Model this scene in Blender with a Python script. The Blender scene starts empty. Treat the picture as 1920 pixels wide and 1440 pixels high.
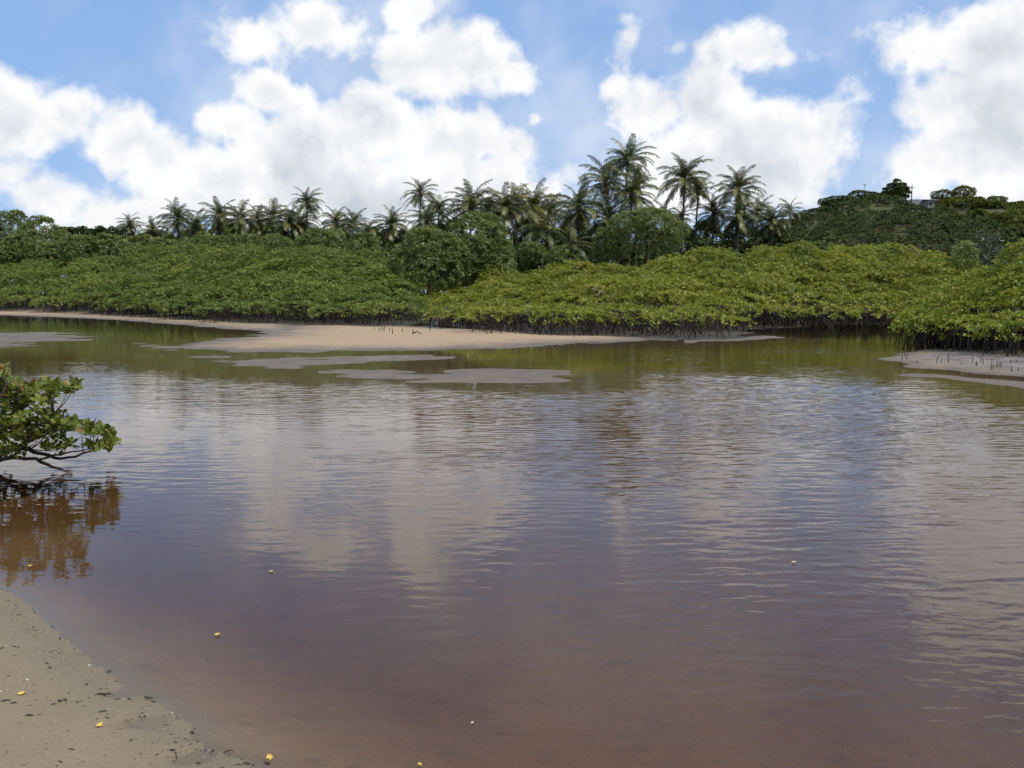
import bpy, math, random
import numpy as np
from mathutils import Vector, Matrix

# ------------------------------------------------------------------ camera, sky, sun, exposure
SC = bpy.context.scene
COL = SC.collection
R = math.radians
FPX, EYE, HOR = 1663.0, 1.9, 548.0          # focal length in photo pixels, eye height, horizon row
PITCH = math.atan((720 - HOR) / FPX)
CP, SP = math.cos(PITCH), math.sin(PITCH)

cam = bpy.data.objects.new('camera', bpy.data.cameras.new('camera'))
COL.objects.link(cam)
cam.location = (0, 0, EYE)
cam.rotation_euler = (math.pi / 2 - PITCH, 0, 0)
cam.data.sensor_width = 36
cam.data.lens = FPX / 1920 * 36
cam.data.clip_start = 0.05
cam.data.clip_end = 5000
SC.camera = cam

SUN_EL, SUN_AZ = R(60), R(128)              # azimuth clockwise from the viewing direction
sd = Vector((math.cos(SUN_EL) * math.sin(SUN_AZ), math.cos(SUN_EL) * math.cos(SUN_AZ), math.sin(SUN_EL)))
sun = bpy.data.objects.new('sun', bpy.data.lights.new('sun', 'SUN'))
COL.objects.link(sun)
sun.rotation_euler = sd.to_track_quat('Z', 'Y').to_euler()
sun.location = (60, 20, 90)
sun.data.energy = 4.2
sun.data.angle = R(0.53)
sun.data.color = (1.0, 0.95, 0.87)
SC.view_settings.view_transform = 'Standard'
SC.view_settings.look = 'None'
SC.view_settings.exposure = 0.0
SC.view_settings.gamma = 1.0
SC.cycles.max_bounces = 5
SC.cycles.diffuse_bounces = 2
SC.cycles.glossy_bounces = 3
SC.cycles.transparent_max_bounces = 16
SC.cycles.caustics_reflective = False
SC.cycles.caustics_refractive = False
SC.cycles.use_denoising = True
SC.cycles.use_adaptive_sampling = True
SC.cycles.adaptive_threshold = 0.025


def ray(u, v):
    x, y = (u - 960) / FPX, (720 - v) / FPX
    return np.array([x, CP + y * SP, -SP + y * CP])


def ground_at(u, v, z=0.0):
    d = ray(u, v)
    t = (z - EYE) / d[2]
    return np.array([d[0] * t, d[1] * t, z])


def at(u, v, Y):
    d = ray(u, v)
    t = Y / d[1]
    return np.array([d[0] * t, Y, EYE + d[2] * t])


class NT:
    """small helper for building node trees"""
    def __init__(s, tree):
        s.t = tree
        tree.nodes.clear()

    def n(s, kind, ins=None, **props):
        nd = s.t.nodes.new(kind)
        for k, v in props.items():
            setattr(nd, k, v)
        for k, v in (ins or {}).items():
            s.set(nd.inputs[k], v)
        return nd

    def set(s, sock, v):
        if isinstance(v, bpy.types.NodeSocket):
            s.t.links.new(v, sock)
        elif isinstance(v, bpy.types.Node):
            s.t.links.new(v.outputs[0], sock)
        else:
            sock.default_value = v

    def m(s, op, a, b=0.0, c=0.0, clamp=False):
        nd = s.n('ShaderNodeMath', {0: a, 1: b, 2: c}, operation=op)
        nd.use_clamp = clamp
        return nd.outputs[0]

    def vm(s, op, a, b=(0, 0, 0), c=(0, 0, 0)):
        nd = s.n('ShaderNodeVectorMath', {0: a, 1: b}, operation=op)
        if op == 'MULTIPLY_ADD':
            s.set(nd.inputs[2], c)
        if op == 'SCALE':
            s.set(nd.inputs[3], c)
        return nd.outputs[1] if op in ('LENGTH', 'DOT_PRODUCT', 'DISTANCE') else nd.outputs[0]

    def noise(s, vec, scale, detail=4.0, rough=0.5, dist=0.0, col=False):
        nd = s.n('ShaderNodeTexNoise', {'Vector': vec, 'Scale': scale, 'Detail': detail, 'Roughness': rough, 'Distortion': dist})
        return nd.outputs[1] if col else nd.outputs[0]

    def ss(s, x, lo, hi, a=0.0, b=1.0):
        return s.n('ShaderNodeMapRange', {0: x, 1: lo, 2: hi, 3: a, 4: b}, interpolation_type='SMOOTHSTEP').outputs[0]

    def mix(s, f, a, b):
        nd = s.n('ShaderNodeMix', data_type='RGBA')
        for k, v in ((0, f), (6, a), (7, b)):
            if isinstance(v, (tuple, list)) and len(v) == 3:
                v = (*v, 1)
            s.set(nd.inputs[k], v)
        return nd.outputs[2]

    def ramp(s, f, stops):
        nd = s.n('ShaderNodeValToRGB', {0: f})
        e = nd.color_ramp.elements
        while len(e) < len(stops):
            e.new(0.5)
        for q, (p, c) in zip(e, stops):
            q.position = p
            q.color = (*c, 1)
        return nd.outputs[0]


# ---- world: Nishita sky with fair-weather cumulus mixed in by direction
W = bpy.data.worlds.new('World')
SC.world = W
W.use_nodes = True
t = NT(W.node_tree)
SKY_STRENGTH = 0.11
sky = t.n('ShaderNodeTexSky', sky_type='NISHITA', sun_disc=False, sun_elevation=SUN_EL, sun_rotation=SUN_AZ, altitude=0.0, air_density=1.0, dust_density=0.6, ozone_density=2.0)
tc = t.n('ShaderNodeTexCoord').outputs['Generated']
sep = t.n('ShaderNodeSeparateXYZ', {0: tc})
X, Y, Z = sep.outputs
den = t.m('ADD', Y, 1.02)
P2 = t.n('ShaderNodeCombineXYZ', {0: t.m('DIVIDE', X, den), 1: t.m('DIVIDE', Z, den)}).outputs[0]


def stereo(u, v):
    d = ray(u, v)
    d = d / np.linalg.norm(d)
    return np.array([d[0], d[2]]) / (1.02 + d[1])


# cumulus masses: photo column, row, half width, half height, weight
BLOBS = [
    (15, 205, 150, 105, 1.1), (125, 205, 92, 72, 1.1), (225, 262, 92, 85, 1.1), (300, 320, 95, 95, 1.1), (400, 350, 130, 90, 1.1),
    (30, 325, 75, 48, .9), (110, 370, 100, 65, 1), (230, 410, 160, 70, 1),
    (490, 178, 72, 66, 1.2), (552, 205, 64, 64, 1.2), (450, 245, 88, 66, 1.1), (560, 300, 160, 105, 1.1),
    (465, 62, 105, 62, .9), (575, 55, 118, 80, .9), 
    (770, 20, 66, 90, 1.2), (812, 118, 105, 88, 1.1), (895, 112, 100, 80, 1.1), (970, 142, 80, 50, 1.1), 
    (710, 245, 140, 90, 1.1), (840, 265, 150, 90, 1.1), (965, 290, 92, 62, 1.1), (1003, 232, 40, 30, 1.2), (640, 370, 360, 95, 1.1), (900, 360, 210, 85, 1.1),
    (1068, 330, 50, 34, .8), (1173, 68, 31, 40, 1.1), (1165, 118, 28, 50, .9), (1162, 168, 42, 46, 1.1), (1262, 97, 38, 26, 1.0), (1225, 205, 95, 72, 1.1),
    (1345, 110, 54, 56, 1.1), (1420, 92, 82, 56, 1.2), (1475, 105, 36, 36, 1.1), (1330, 190, 100, 90, 1.1), (1400, 265, 235, 100, 1.1), (1430, 230, 98, 72, 1.1), (1545, 218, 108, 46, .9), (1300, 320, 150, 100, 1.1),
    (1450, 325, 150, 95, 1.1), (1590, 100, 60, 30, .5), (1610, 155, 64, 42, .5), (1720, 85, 100, 66, .85), (1850, 70, 140, 100, 1), (1900, -90, 190, 120, 1), (1780, 190, 125, 92, 1), (1880, 240, 200, 140, 1.1),
    (1745, 315, 105, 70, .9), (1940, 385, 220, 90, 1.1), (2050, 60, 160, 260, 1),
]
warp = t.vm('SUBTRACT', t.noise(tc, 9.0, 3.0, 0.55, col=True), (0.5, 0.5, 0.5))
P2w = t.vm('MULTIPLY_ADD', warp, (0.022, 0.022, 0.0), P2)
acc = None
UNIT = 100 / 3326.0
for (u, v, rx, ry, w) in BLOBS:
    c = stereo(u, v)
    ex = abs(stereo(u + rx, v)[0] - c[0])
    ey = abs(stereo(u, v - ry)[1] - c[1])
    q = t.vm('LENGTH', t.vm('MULTIPLY_ADD', P2w, (1 / ex, 1 / ey, 0), (-c[0] / ex, -c[1] / ey, 0)))
    k = min(ex, ey) / UNIT * w
    f = t.m('MULTIPLY_ADD', q, -k, k)
    acc = f if acc is None else t.m('SMOOTH_MAX', acc, f, 0.10)
# beyond the frame the same kind of sky goes on, scattered by noise
ang = t.vm('DOT_PRODUCT', tc, (0, math.cos(R(10)), math.sin(R(10))))
gen = t.m('MULTIPLY_ADD', t.noise(tc, 3.2, 3.0, 0.5), 9.0, -4.6)
outside = t.ss(ang, 0.78, 0.66)
acc = t.m('MAXIMUM', acc, t.m('MULTIPLY_ADD', outside, t.m('ADD', gen, 3.0), -3.0))
fb = t.noise(tc, 17.0, 6.0, 0.55)
fb2 = t.noise(t.vm('ADD', tc, (0.006, -0.004, 0.016)), 17.0, 2.0, 0.5)
puff = t.m('ABSOLUTE', t.m('MULTIPLY_ADD', t.noise(tc, 42.0, 3.0, 0.5), 2.0, -1.0))
dens = t.m('ADD', acc, t.m('MULTIPLY_ADD', fb, 0.95, -0.50))
dens = t.m('ADD', dens, t.m('MULTIPLY_ADD', puff, -0.32, 0.07))
alpha = t.ss(dens, -0.07, 0.34)
veil = t.ss(t.noise(tc, 5.0, 4.0, 0.6), 0.38, 0.72, 0.0, 0.45)                                 # thin veils between the heaps
alpha = t.m('MAXIMUM', alpha, veil)
lit = t.m('MULTIPLY_ADD', t.m('SUBTRACT', fb, fb2), 1.6, 0.92)
lit = t.m('SUBTRACT', lit, t.ss(dens, 0.25, 0.95, 0.0, 0.42))
lit = t.m('SUBTRACT', lit, t.m('MULTIPLY_ADD', t.noise(tc, 7.0, 2.0, 0.5), 1.5, -0.75))
lit = t.m('SUBTRACT', lit, t.m('MULTIPLY_ADD', puff, -0.28, 0.04), clamp=True)
g = 1.0 / SKY_STRENGTH
ccol = t.mix(lit, (0.58 * g, 0.63 * g, 0.70 * g), (1.02 * g, 1.02 * g, 1.02 * g))
# thin milky air low over the trees
low = t.ss(Z, 0.22, 0.0, 0.0, 0.5)
skyc = t.mix(low, sky.outputs[0], (0.52 * g, 0.70 * g, 0.95 * g))
skyc = t.mix(0.70, skyc, (0.315 * g, 0.525 * g, 0.93 * g))
bg = t.n('ShaderNodeBackground', {0: t.mix(t.m('MULTIPLY', alpha, 0.97), skyc, ccol), 1: SKY_STRENGTH})
t.n('ShaderNodeOutputWorld', {0: bg.outputs[0]})
W.cycles.sampling_method = 'MANUAL'
W.cycles.sample_map_resolution = 512

# ------------------------------------------------------------------ helpers
rng = np.random.default_rng(11)


def tag(o, label=None, cat=None, group=None, kind=None):
    if label: o['label'] = label
    if cat: o['category'] = cat
    if group: o['group'] = group
    if kind: o['kind'] = kind
    return o


def empty(name, loc, rz=0.0):
    o = bpy.data.objects.new(name, None)
    COL.objects.link(o)
    o.location = loc
    o.rotation_euler = (0, 0, rz)
    o.empty_display_size = 0.3
    return o


def link(name, me, parent=None, loc=(0, 0, 0)):
    o = bpy.data.objects.new(name, me)
    COL.objects.link(o)
    o.parent = parent
    o.location = loc
    return o


def mesh(name, V, F, mat, tint=None, smooth=False):
    """V (n,3), F (m,k) with k 3 or 4; tint a value for each face"""
    V = np.asarray(V, dtype=np.float32)
    F = np.asarray(F, dtype=np.int32)
    me = bpy.data.meshes.new(name)
    k = F.shape[1]
    me.vertices.add(len(V))
    me.vertices.foreach_set('co', V.ravel())
    me.loops.add(F.size)
    me.loops.foreach_set('vertex_index', F.ravel())
    me.polygons.add(len(F))
    me.polygons.foreach_set('loop_start', np.arange(0, F.size, k, dtype=np.int32))
    me.polygons.foreach_set('loop_total', np.full(len(F), k, dtype=np.int32))
    me.polygons.foreach_set('use_smooth', np.full(len(F), smooth, dtype=bool))
    if tint is not None:
        a = me.attributes.new('tint', 'FLOAT', 'FACE')
        a.data.foreach_set('value', np.asarray(tint, dtype=np.float32))
    me.materials.append(mat)
    me.update()
    return me


class MB:
    """collects quads into one mesh"""
    def __init__(s):
        s.V, s.F, s.n = [], [], 0

    def add(s, V, F):
        s.V.append(np.asarray(V, dtype=float))
        s.F.append(np.asarray(F) + s.n)
        s.n += len(V)

    def tube(s, pts, rad, sides=6):
        pts = np.asarray(pts, dtype=float)
        rad = np.broadcast_to(np.asarray(rad, dtype=float), (len(pts),))
        T = np.gradient(pts, axis=0)
        T /= np.linalg.norm(T, axis=1)[:, None] + 1e-9
        ref = np.array([0.31, 0.93, 0.2]) if abs(T[0, 2]) > 0.8 else np.array([0.05, 0.1, 1.0])
        A = np.cross(T, ref)
        A /= np.linalg.norm(A, axis=1)[:, None] + 1e-9
        B = np.cross(T, A)
        an = np.arange(sides) * 2 * math.pi / sides
        V = pts[:, None, :] + rad[:, None, None] * (np.cos(an)[None, :, None] * A[:, None, :] + np.sin(an)[None, :, None] * B[:, None, :])
        n = len(pts)
        V = np.concatenate([V.reshape(-1, 3), pts[-1:] + T[-1:] * rad[-1]])
        F = []
        for i in range(n - 1):
            for j in range(sides):
                F.append((i * sides + j, i * sides + (j + 1) % sides, (i + 1) * sides + (j + 1) % sides, (i + 1) * sides + j))
        for j in range(0, sides, 2):
            F.append(((n - 1) * sides + j, (n - 1) * sides + (j + 1) % sides, (n - 1) * sides + (j + 2) % sides, n * sides))
        s.add(V, F)

    def box(s, lo, hi):
        x0, y0, z0 = lo
        x1, y1, z1 = hi
        V = [(x0, y0, z0), (x1, y0, z0), (x1, y1, z0), (x0, y1, z0), (x0, y0, z1), (x1, y0, z1), (x1, y1, z1), (x0, y1, z1)]
        s.add(V, [(0, 3, 2, 1), (4, 5, 6, 7), (0, 1, 5, 4), (1, 2, 6, 5), (2, 3, 7, 6), (3, 0, 4, 7)])

    def mesh(s, name, mat, smooth=True):
        return mesh(name, np.concatenate(s.V), np.concatenate([np.asarray(f) for f in s.F]), mat, smooth=smooth)


def vnoise(x, y, seed=0):
    x = np.asarray(x, dtype=float); y = np.asarray(y, dtype=float)
    xi, yi = np.floor(x).astype(np.int64), np.floor(y).astype(np.int64)
    fx, fy = x - xi, y - yi
    fx, fy = fx * fx * (3 - 2 * fx), fy * fy * (3 - 2 * fy)

    def h(a, b):
        n = (a * 374761393 + b * 668265263 + seed * 974634777) & 0xffffffff
        n = ((n ^ (n >> 13)) * 1274126177) & 0xffffffff
        return ((n ^ (n >> 16)) & 0xffff) / 65535.0
    return (h(xi, yi) * (1 - fx) + h(xi + 1, yi) * fx) * (1 - fy) + (h(xi, yi + 1) * (1 - fx) + h(xi + 1, yi + 1) * fx) * fy


def fbm(x, y, seed=0, octaves=4):
    s, a, tot = 0, 1.0, 0
    for k in range(octaves):
        s = s + a * (vnoise(x * 2 ** k, y * 2 ** k, seed + k * 7) - 0.5)
        tot += a
        a *= 0.55
    return s / tot * 2


def sdf(poly, x, y):
    """signed distance, positive inside"""
    poly = np.asarray(poly, dtype=float)[:, :2]
    d2 = np.full(x.shape, 1e18)
    inside = np.zeros(x.shape, dtype=bool)
    for a, b in zip(poly, np.roll(poly, -1, axis=0)):
        ex, ey = b - a
        wx, wy = x - a[0], y - a[1]
        tt = np.clip((wx * ex + wy * ey) / (ex * ex + ey * ey + 1e-12), 0, 1)
        d2 = np.minimum(d2, (wx - tt * ex) ** 2 + (wy - tt * ey) ** 2)
        cr = ((a[1] <= y) != (b[1] <= y)) & (x < (b[0] - a[0]) * (y - a[1]) / (b[1] - a[1] + 1e-12) + a[0])
        inside ^= cr
    d = np.sqrt(d2)
    return np.where(inside, d, -d)


# ------------------------------------------------------------------ materials
def material(name):
    m = bpy.data.materials.new(name)
    m.use_nodes = True
    return m, NT(m.node_tree)


def leaf_material(name, stops, trans=0.42, rough=0.42, spec=0.34, by_object=False, tr_col=None):
    m, t = material(name)
    if by_object:
        f = t.n('ShaderNodeObjectInfo').outputs['Random']
    else:
        f = t.n('ShaderNodeAttribute', attribute_name='tint').outputs['Fac']
    c = t.ramp(f, stops)
    p = t.n('ShaderNodeBsdfPrincipled', {'Base Color': c, 'Roughness': rough, 'Specular IOR Level': spec})
    tl = t.n('ShaderNodeBsdfTranslucent', {0: t.mix(1.0, (0, 0, 0), c) if tr_col is None else tr_col})
    mx = t.n('ShaderNodeMixShader', {0: trans, 1: p.outputs[0], 2: tl.outputs[0]})
    t.n('ShaderNodeOutputMaterial', {0: mx.outputs[0]})
    return m


def plain_material(name, c0, c1, scale=6.0, rough=0.8, bump=0.3):
    m, t = material(name)
    pos = t.n('ShaderNodeTexCoord').outputs['Object']
    n = t.noise(pos, scale, 5.0, 0.6)
    p = t.n('ShaderNodeBsdfPrincipled', {'Base Color': t.mix(n, c0, c1), 'Roughness': rough, 'Specular IOR Level': 0.25})
    b = t.n('ShaderNodeBump', {'Height': n, 'Strength': bump, 'Distance': 0.02})
    t.set(p.inputs['Normal'], b.outputs[0])
    t.n('ShaderNodeOutputMaterial', {0: p.outputs[0]})
    return m


M = {}
M['mangrove'] = leaf_material('mangrove_leaf', [(0.0, (0.098, 0.124, 0.014)), (0.35, (0.161, 0.190, 0.018)), (0.7, (0.224, 0.247, 0.023)), (0.93, (0.299, 0.299, 0.034)), (1.0, (0.333, 0.253, 0.057))])
M['mangrove_green'] = leaf_material('mangrove_green_leaf', [(0.0, (0.074, 0.113, 0.019)), (0.4, (0.125, 0.169, 0.028)), (0.8, (0.182, 0.224, 0.036)), (1.0, (0.282, 0.282, 0.038))])
M['mangrove_near'] = leaf_material('mangrove_near_leaf', [(0.0, (0.095, 0.128, 0.011)), (0.4, (0.152, 0.194, 0.015)), (0.8, (0.226, 0.257, 0.021)), (0.95, (0.326, 0.315, 0.042)), (1.0, (0.315, 0.179, 0.053))])
M['grey_tree'] = leaf_material('grey_green_leaf', [(0.0, (0.084, 0.118, 0.027)), (0.5, (0.134, 0.174, 0.043)), (1.0, (0.196, 0.230, 0.067))])
M['dark_tree'] = leaf_material('dark_and_shadowed_leaf', [(0.0, (0.026, 0.041, 0.013)), (0.5, (0.046, 0.066, 0.018)), (1.0, (0.078, 0.096, 0.026))], trans=0.12, spec=0.1, rough=0.6)  # the hill's cloud shadow is put into this dark green; grove undergrowth shares it
M['hill_light'] = leaf_material('sunlit_scrub_leaf', [(0.0, (0.055, 0.070, 0.014)), (0.5, (0.095, 0.110, 0.020)), (1.0, (0.15, 0.155, 0.03))], trans=0.2, spec=0.1, rough=0.6)  # paler green stands in for sun on the hill's right side
M['silver'] = leaf_material('silvery_leaf', [(0.0, (0.049, 0.066, 0.035)), (0.5, (0.084, 0.105, 0.063)), (1.0, (0.140, 0.161, 0.112))])
M['frond'] = leaf_material('palm_frond', [(0.0, (0.035, 0.052, 0.014)), (0.45, (0.066, 0.085, 0.020)), (0.8, (0.115, 0.127, 0.029)), (1.0, (0.173, 0.161, 0.040))], by_object=True, trans=0.2, rough=0.38, spec=0.45)
M['frond_yellow'] = leaf_material('palm_frond_yellow', [(0.0, (0.08, 0.09, 0.016)), (0.5, (0.14, 0.15, 0.022)), (1.0, (0.22, 0.19, 0.03))], by_object=True, trans=0.2)
M['frond_dead'] = leaf_material('palm_frond_dead', [(0.0, (0.030, 0.024, 0.015)), (0.5, (0.065, 0.048, 0.028)), (1.0, (0.13, 0.10, 0.06))], by_object=True, trans=0.1, spec=0.1)
M['branch_leaf'] = leaf_material('branch_leaf', [(0.0, (0.070, 0.100, 0.012)), (0.4, (0.120, 0.155, 0.018)), (0.75, (0.18, 0.205, 0.025)), (0.9, (0.21, 0.20, 0.04)), (1.0, (0.22, 0.13, 0.03))], by_object=True, trans=0.3, rough=0.48, spec=0.4)
M['branch_foliage'] = leaf_material('branch_foliage', [(0.0, (0.065, 0.095, 0.012)), (0.5, (0.120, 0.155, 0.018)), (0.9, (0.19, 0.21, 0.03)), (1.0, (0.22, 0.15, 0.04))], rough=0.48, spec=0.4)
M['bark'] = plain_material('dark_bark', (0.020, 0.014, 0.012), (0.060, 0.042, 0.032), 14.0)
M['root'] = plain_material('mangrove_root', (0.012, 0.009, 0.008), (0.038, 0.026, 0.022), 9.0)
M['palm_bark'] = plain_material('palm_bark', (0.055, 0.045, 0.036), (0.13, 0.11, 0.09), 5.0)
M['stick'] = plain_material('dead_stick', (0.020, 0.016, 0.013), (0.050, 0.040, 0.030), 20.0)
M['yellow_leaf'] = plain_material('yellow_leaf', (0.42, 0.29, 0.06), (0.55, 0.43, 0.13), 40.0, 0.5, 0.1)
M['pale_leaf'] = plain_material('pale_leaf', (0.38, 0.27, 0.16), (0.48, 0.36, 0.22), 40.0, 0.5, 0.1)
M['litter'] = plain_material('dark_litter', (0.018, 0.014, 0.011), (0.06, 0.045, 0.032), 30.0)
M['shell'] = plain_material('shell', (0.45, 0.42, 0.36), (0.62, 0.60, 0.55), 60.0, 0.5, 0.1)
M['house_wall'] = plain_material('house_wall', (0.20, 0.20, 0.21), (0.28, 0.28, 0.29), 2.0)
M['roof'] = plain_material('roof_sheet', (0.16, 0.12, 0.10), (0.24, 0.18, 0.15), 2.0)
M['metal'] = plain_material('mast_metal', (0.10, 0.10, 0.11), (0.18, 0.18, 0.19), 3.0)
M['glass'] = plain_material('dark_pane', (0.02, 0.022, 0.025), (0.03, 0.032, 0.036), 3.0, 0.15, 0.0)

# ------------------------------------------------------------------ ground: river bed, beach, sandbars and banks in one sheet
G = lambda pts: [tuple(ground_at(u, v)[:2]) for u, v in pts]
near_poly = [(-60, -25), (-60, 16), (-12.5, 13.5), (-8.2, 10.9)] + G([(-170, 1052), (-90, 1066), (0, 1096), (60, 1130), (130, 1188), (200, 1240), (260, 1292), (330, 1332), (390, 1362), (440, 1396), (490, 1440), (560, 1530), (660, 1680)]) + [(0.1, 1.0), (1.6, -2), (3, -25)]
bank_poly = G([(-900, 577), (-300, 581), (0, 588), (150, 591), (300, 599), (430, 606), (560, 611), (700, 615), (765, 612), (790, 604), (830, 604), (860, 616), (1000, 631), (1200, 636), (1300, 637), (1380, 634), (1410, 618), (1560, 609), (1690, 608)]) + [(21.5, 48.0), (23.5, 37)] + G([(1790, 664)]) + [(70, 30), (900, 20), (900, 900), (-900, 900), (-900, 110)]
right_poly = G([(1660, 674), (1700, 662), (1760, 650), (1850, 640), (2200, 640), (2600, 660), (2600, 745), (2100, 716), (1920, 707), (1820, 698), (1700, 687)])
right_bar = G([(1690, 706), (1760, 708), (1850, 720), (1920, 730), (2100, 756), (2300, 790), (2300, 765), (2100, 738), (1920, 716), (1800, 706), (1740, 702)])
strip = G([(-300, 579), (0, 582), (300, 596), (560, 608), (560, 622), (505, 622), (420, 616), (340, 609), (200, 599), (0, 591), (-300, 587)])
main_bar = G([(512, 619), (470, 631), (410, 637), (365, 643), (352, 655), (450, 660), (620, 660), (800, 658), (900, 655), (1000, 650), (1130, 643), (1250, 639), (1310, 636), (1200, 628), (1000, 620), (700, 608), (560, 604)])
flat_a = G([(255, 645), (330, 652), (430, 664), (620, 668), (800, 664), (800, 672), (640, 690), (480, 690), (380, 676), (300, 660)])
flat_b = G([(600, 690), (760, 697), (880, 693), (1000, 697), (1085, 717), (1000, 724), (880, 721), (760, 714), (660, 704)])
flat_c = G([(-260, 616), (0, 621), (140, 628), (120, 640), (60, 648), (0, 655), (-260, 668)])
spit = G([(1380, 632), (1430, 629), (1505, 633), (1430, 637), (1340, 640), (1290, 644), (1270, 640)])


# dark root mud under the mangroves, its colour deepened for their shade
forest_poly = G([(-900, 574), (-300, 578), (0, 585), (150, 589), (300, 598), (430, 605), (560, 611), (700, 614), (770, 610), (850, 617), (1000, 630), (1200, 635), (1300, 637), (1400, 635), (1430, 625), (1560, 617), (1690, 615)]) + [(20.5, 46.0), (24, 34), (60, 31), (900, 31), (900, 900), (-900, 900), (-900, 120)]
right_forest = G([(1712, 655), (1760, 662), (1840, 671), (1920, 680), (2100, 697), (2600, 740), (2600, 640), (1800, 630), (1740, 640)])


def lump(x, y, u, v, r, a):
    c = ground_at(u, v)
    return a * np.exp(-((x - c[0]) ** 2 + (y - c[1]) ** 2) / (r * r))


PITS = [(412, 1374, .07, .03), (425, 1391, .05, .03), (355, 1424, .05, .05), (280, 1354, .045, .035), (470, 1402, .05, .02), (268, 1362, .03, .03), (100, 1330, .05, .02), (230, 1300, .06, .02)]


def height(x, y):
    x = np.asarray(x, dtype=float); y = np.asarray(y, dtype=float)
    n1 = fbm(x / 2.2, y / 3.0, 3, 4)
    n2 = fbm(x / 0.5, y / 0.6, 9, 3)
    n3 = fbm(x / 0.9, y / 0.7, 13, 3)
    h = np.full(x.shape, -0.48) + 0.09 * fbm(x / 9, y / 9, 21, 3)
    wob = 0.04 * fbm(x / 0.5, y / 0.5, 4, 3)
    d = sdf(near_poly, x, y) + wob
    hn = np.where(d > 0, 0.34 * (1 - np.exp(-d / 3.4)), -0.52 * (1 - np.exp(np.minimum(d, 0) / 1.5)))
    hn = hn + np.where(np.abs(d) < 5, 0.008 * n2 + 0.005 * n1, 0)
    h = np.maximum(h, hn)
    h = np.maximum(h, -0.50 + lump(x, y, 30, 985, 1.5, 0.36) + 0.03 * n1)
    h = np.maximum(h, -0.50 + lump(x, y, 1800, 1470, 0.75, 0.36)+ 0.03 * n1)

    def add(poly, top, sl, out, jag):
        nonlocal h
        dd = sdf(poly, x, y) + jag * (n1 + 0.6 * n3)
        hh = np.where(dd > 0, top * (1 - np.exp(-dd * sl / top)), np.maximum(-0.55, dd * out))
        h = np.maximum(h, hh)
    add(bank_poly, 0.22, 0.03, 0.05, 0.5)
    add(right_poly, 0.30, 0.06, 0.06, 0.35)
    add(right_bar, 0.05, 0.04, 0.05, 0.35)
    add(strip, 0.07, 0.04, 0.06, 0.5)
    add(main_bar, 0.11, 0.03, 0.020, 0.7)
    add(flat_a, 0.010, 0.012, 0.022, 1.1)
    add(flat_b, 0.011, 0.012, 0.022, 1.1)
    add(flat_c, 0.010, 0.010, 0.016, 1.6)
    add(spit, 0.05, 0.03, 0.04, 0.5)
    far = (y > 18) & (h > -0.15) & (h < 0.2)
    h = h + np.where(far, 0.024 * fbm(x / 3.6, y / 0.9, 31, 4) + 0.010 * n2, 0)
    for (u, v, r, a) in PITS:
        h = h - lump(x, y, u, v, r, a)
    h = h + np.clip((y - 60) / 60, 0, 1) * 0.6 * (h > 0.1)
    return h


def axis(lo, hi, c, a, dt):
    t0, t1 = math.asinh((lo - c) / a), math.asinh((hi - c) / a)
    return c + a * np.sinh(np.linspace(t0, t1, int((t1 - t0) / dt)))


gx = axis(-900, 900, -1.0, 2.6, 0.040)
gy = axis(-40, 1500, 3.8, 2.6, 0.0155)
GX, GY = np.meshgrid(gx, gy)
GZ = height(GX, GY)
nx, ny = len(gx), len(gy)
V = np.stack([GX, GY, GZ], -1).reshape(-1, 3)
ii = (np.arange(ny - 1)[:, None] * nx + np.arange(nx - 1)[None, :]).ravel()
F = np.stack([ii, ii + 1, ii + nx + 1, ii + nx], 1)
SOIL = np.clip((np.maximum(sdf(forest_poly, GX, GY), sdf(right_forest, GX, GY)) + 0.5 * fbm(GX / 1.3, GY / 1.3, 71, 3)) / 0.7 + 0.4, 0, 1)

m, t = material('sand_and_mud')
pos = t.n('ShaderNodeNewGeometry').outputs['Position']
px = t.n('ShaderNodeSeparateXYZ', {0: pos})
big = t.noise(pos, 0.35, 4.0, 0.55)
mid = t.noise(pos, 3.0, 5.0, 0.6)
fine = t.noise(pos, 40.0, 4.0, 0.65)
grain = t.noise(pos, 220.0, 2.0, 0.6)
sand = t.mix(t.m('MULTIPLY_ADD', big, 0.5, t.m('MULTIPLY', mid, 0.5)), (0.150, 0.120, 0.074), (0.262, 0.207, 0.134))
tan = t.mix(t.m('MULTIPLY_ADD', mid, 0.6, t.m('MULTIPLY', big, 0.4)), (0.26, 0.185, 0.115), (0.41, 0.30, 0.195))
mud = t.mix(t.ss(t.noise(pos, 1.8, 5.0, 0.65), 0.35, 0.65), (0.100, 0.088, 0.080), (0.205, 0.186, 0.176))
bedc = t.mix(t.m('MULTIPLY_ADD', mid, 0.5, t.m('MULTIPLY', big, 0.5)), (0.215, 0.150, 0.084), (0.325, 0.232, 0.132))
bedc = t.mix(t.ss(t.noise(pos, 5.0, 6.0, 0.75), 0.48, 0.72, 0.0, 0.45), bedc, (0.105, 0.078, 0.046))
c = t.mix(t.ss(px.outputs[1], 16, 24), sand, tan)                                             # far bars are a warmer sand
right = t.m('MULTIPLY', t.ss(px.outputs[0], 9.0, 12.5), t.ss(px.outputs[1], 14, 20))
c = t.mix(right, c, mud)
damp = t.ss(t.m('MULTIPLY_ADD', mid, 0.04, px.outputs[2]), 0.095, 0.03)                      # low sand stays damp and grey
c = t.mix(t.m('MULTIPLY', damp, t.ss(px.outputs[1], 14, 20)), c, t.mix(t.ss(t.noise(pos, 1.4, 5.0, 0.65), 0.35, 0.65), (0.105, 0.078, 0.050), (0.200, 0.152, 0.106)))
c = t.mix(t.ss(px.outputs[2], -0.005, -0.06), c, bedc)
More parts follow.
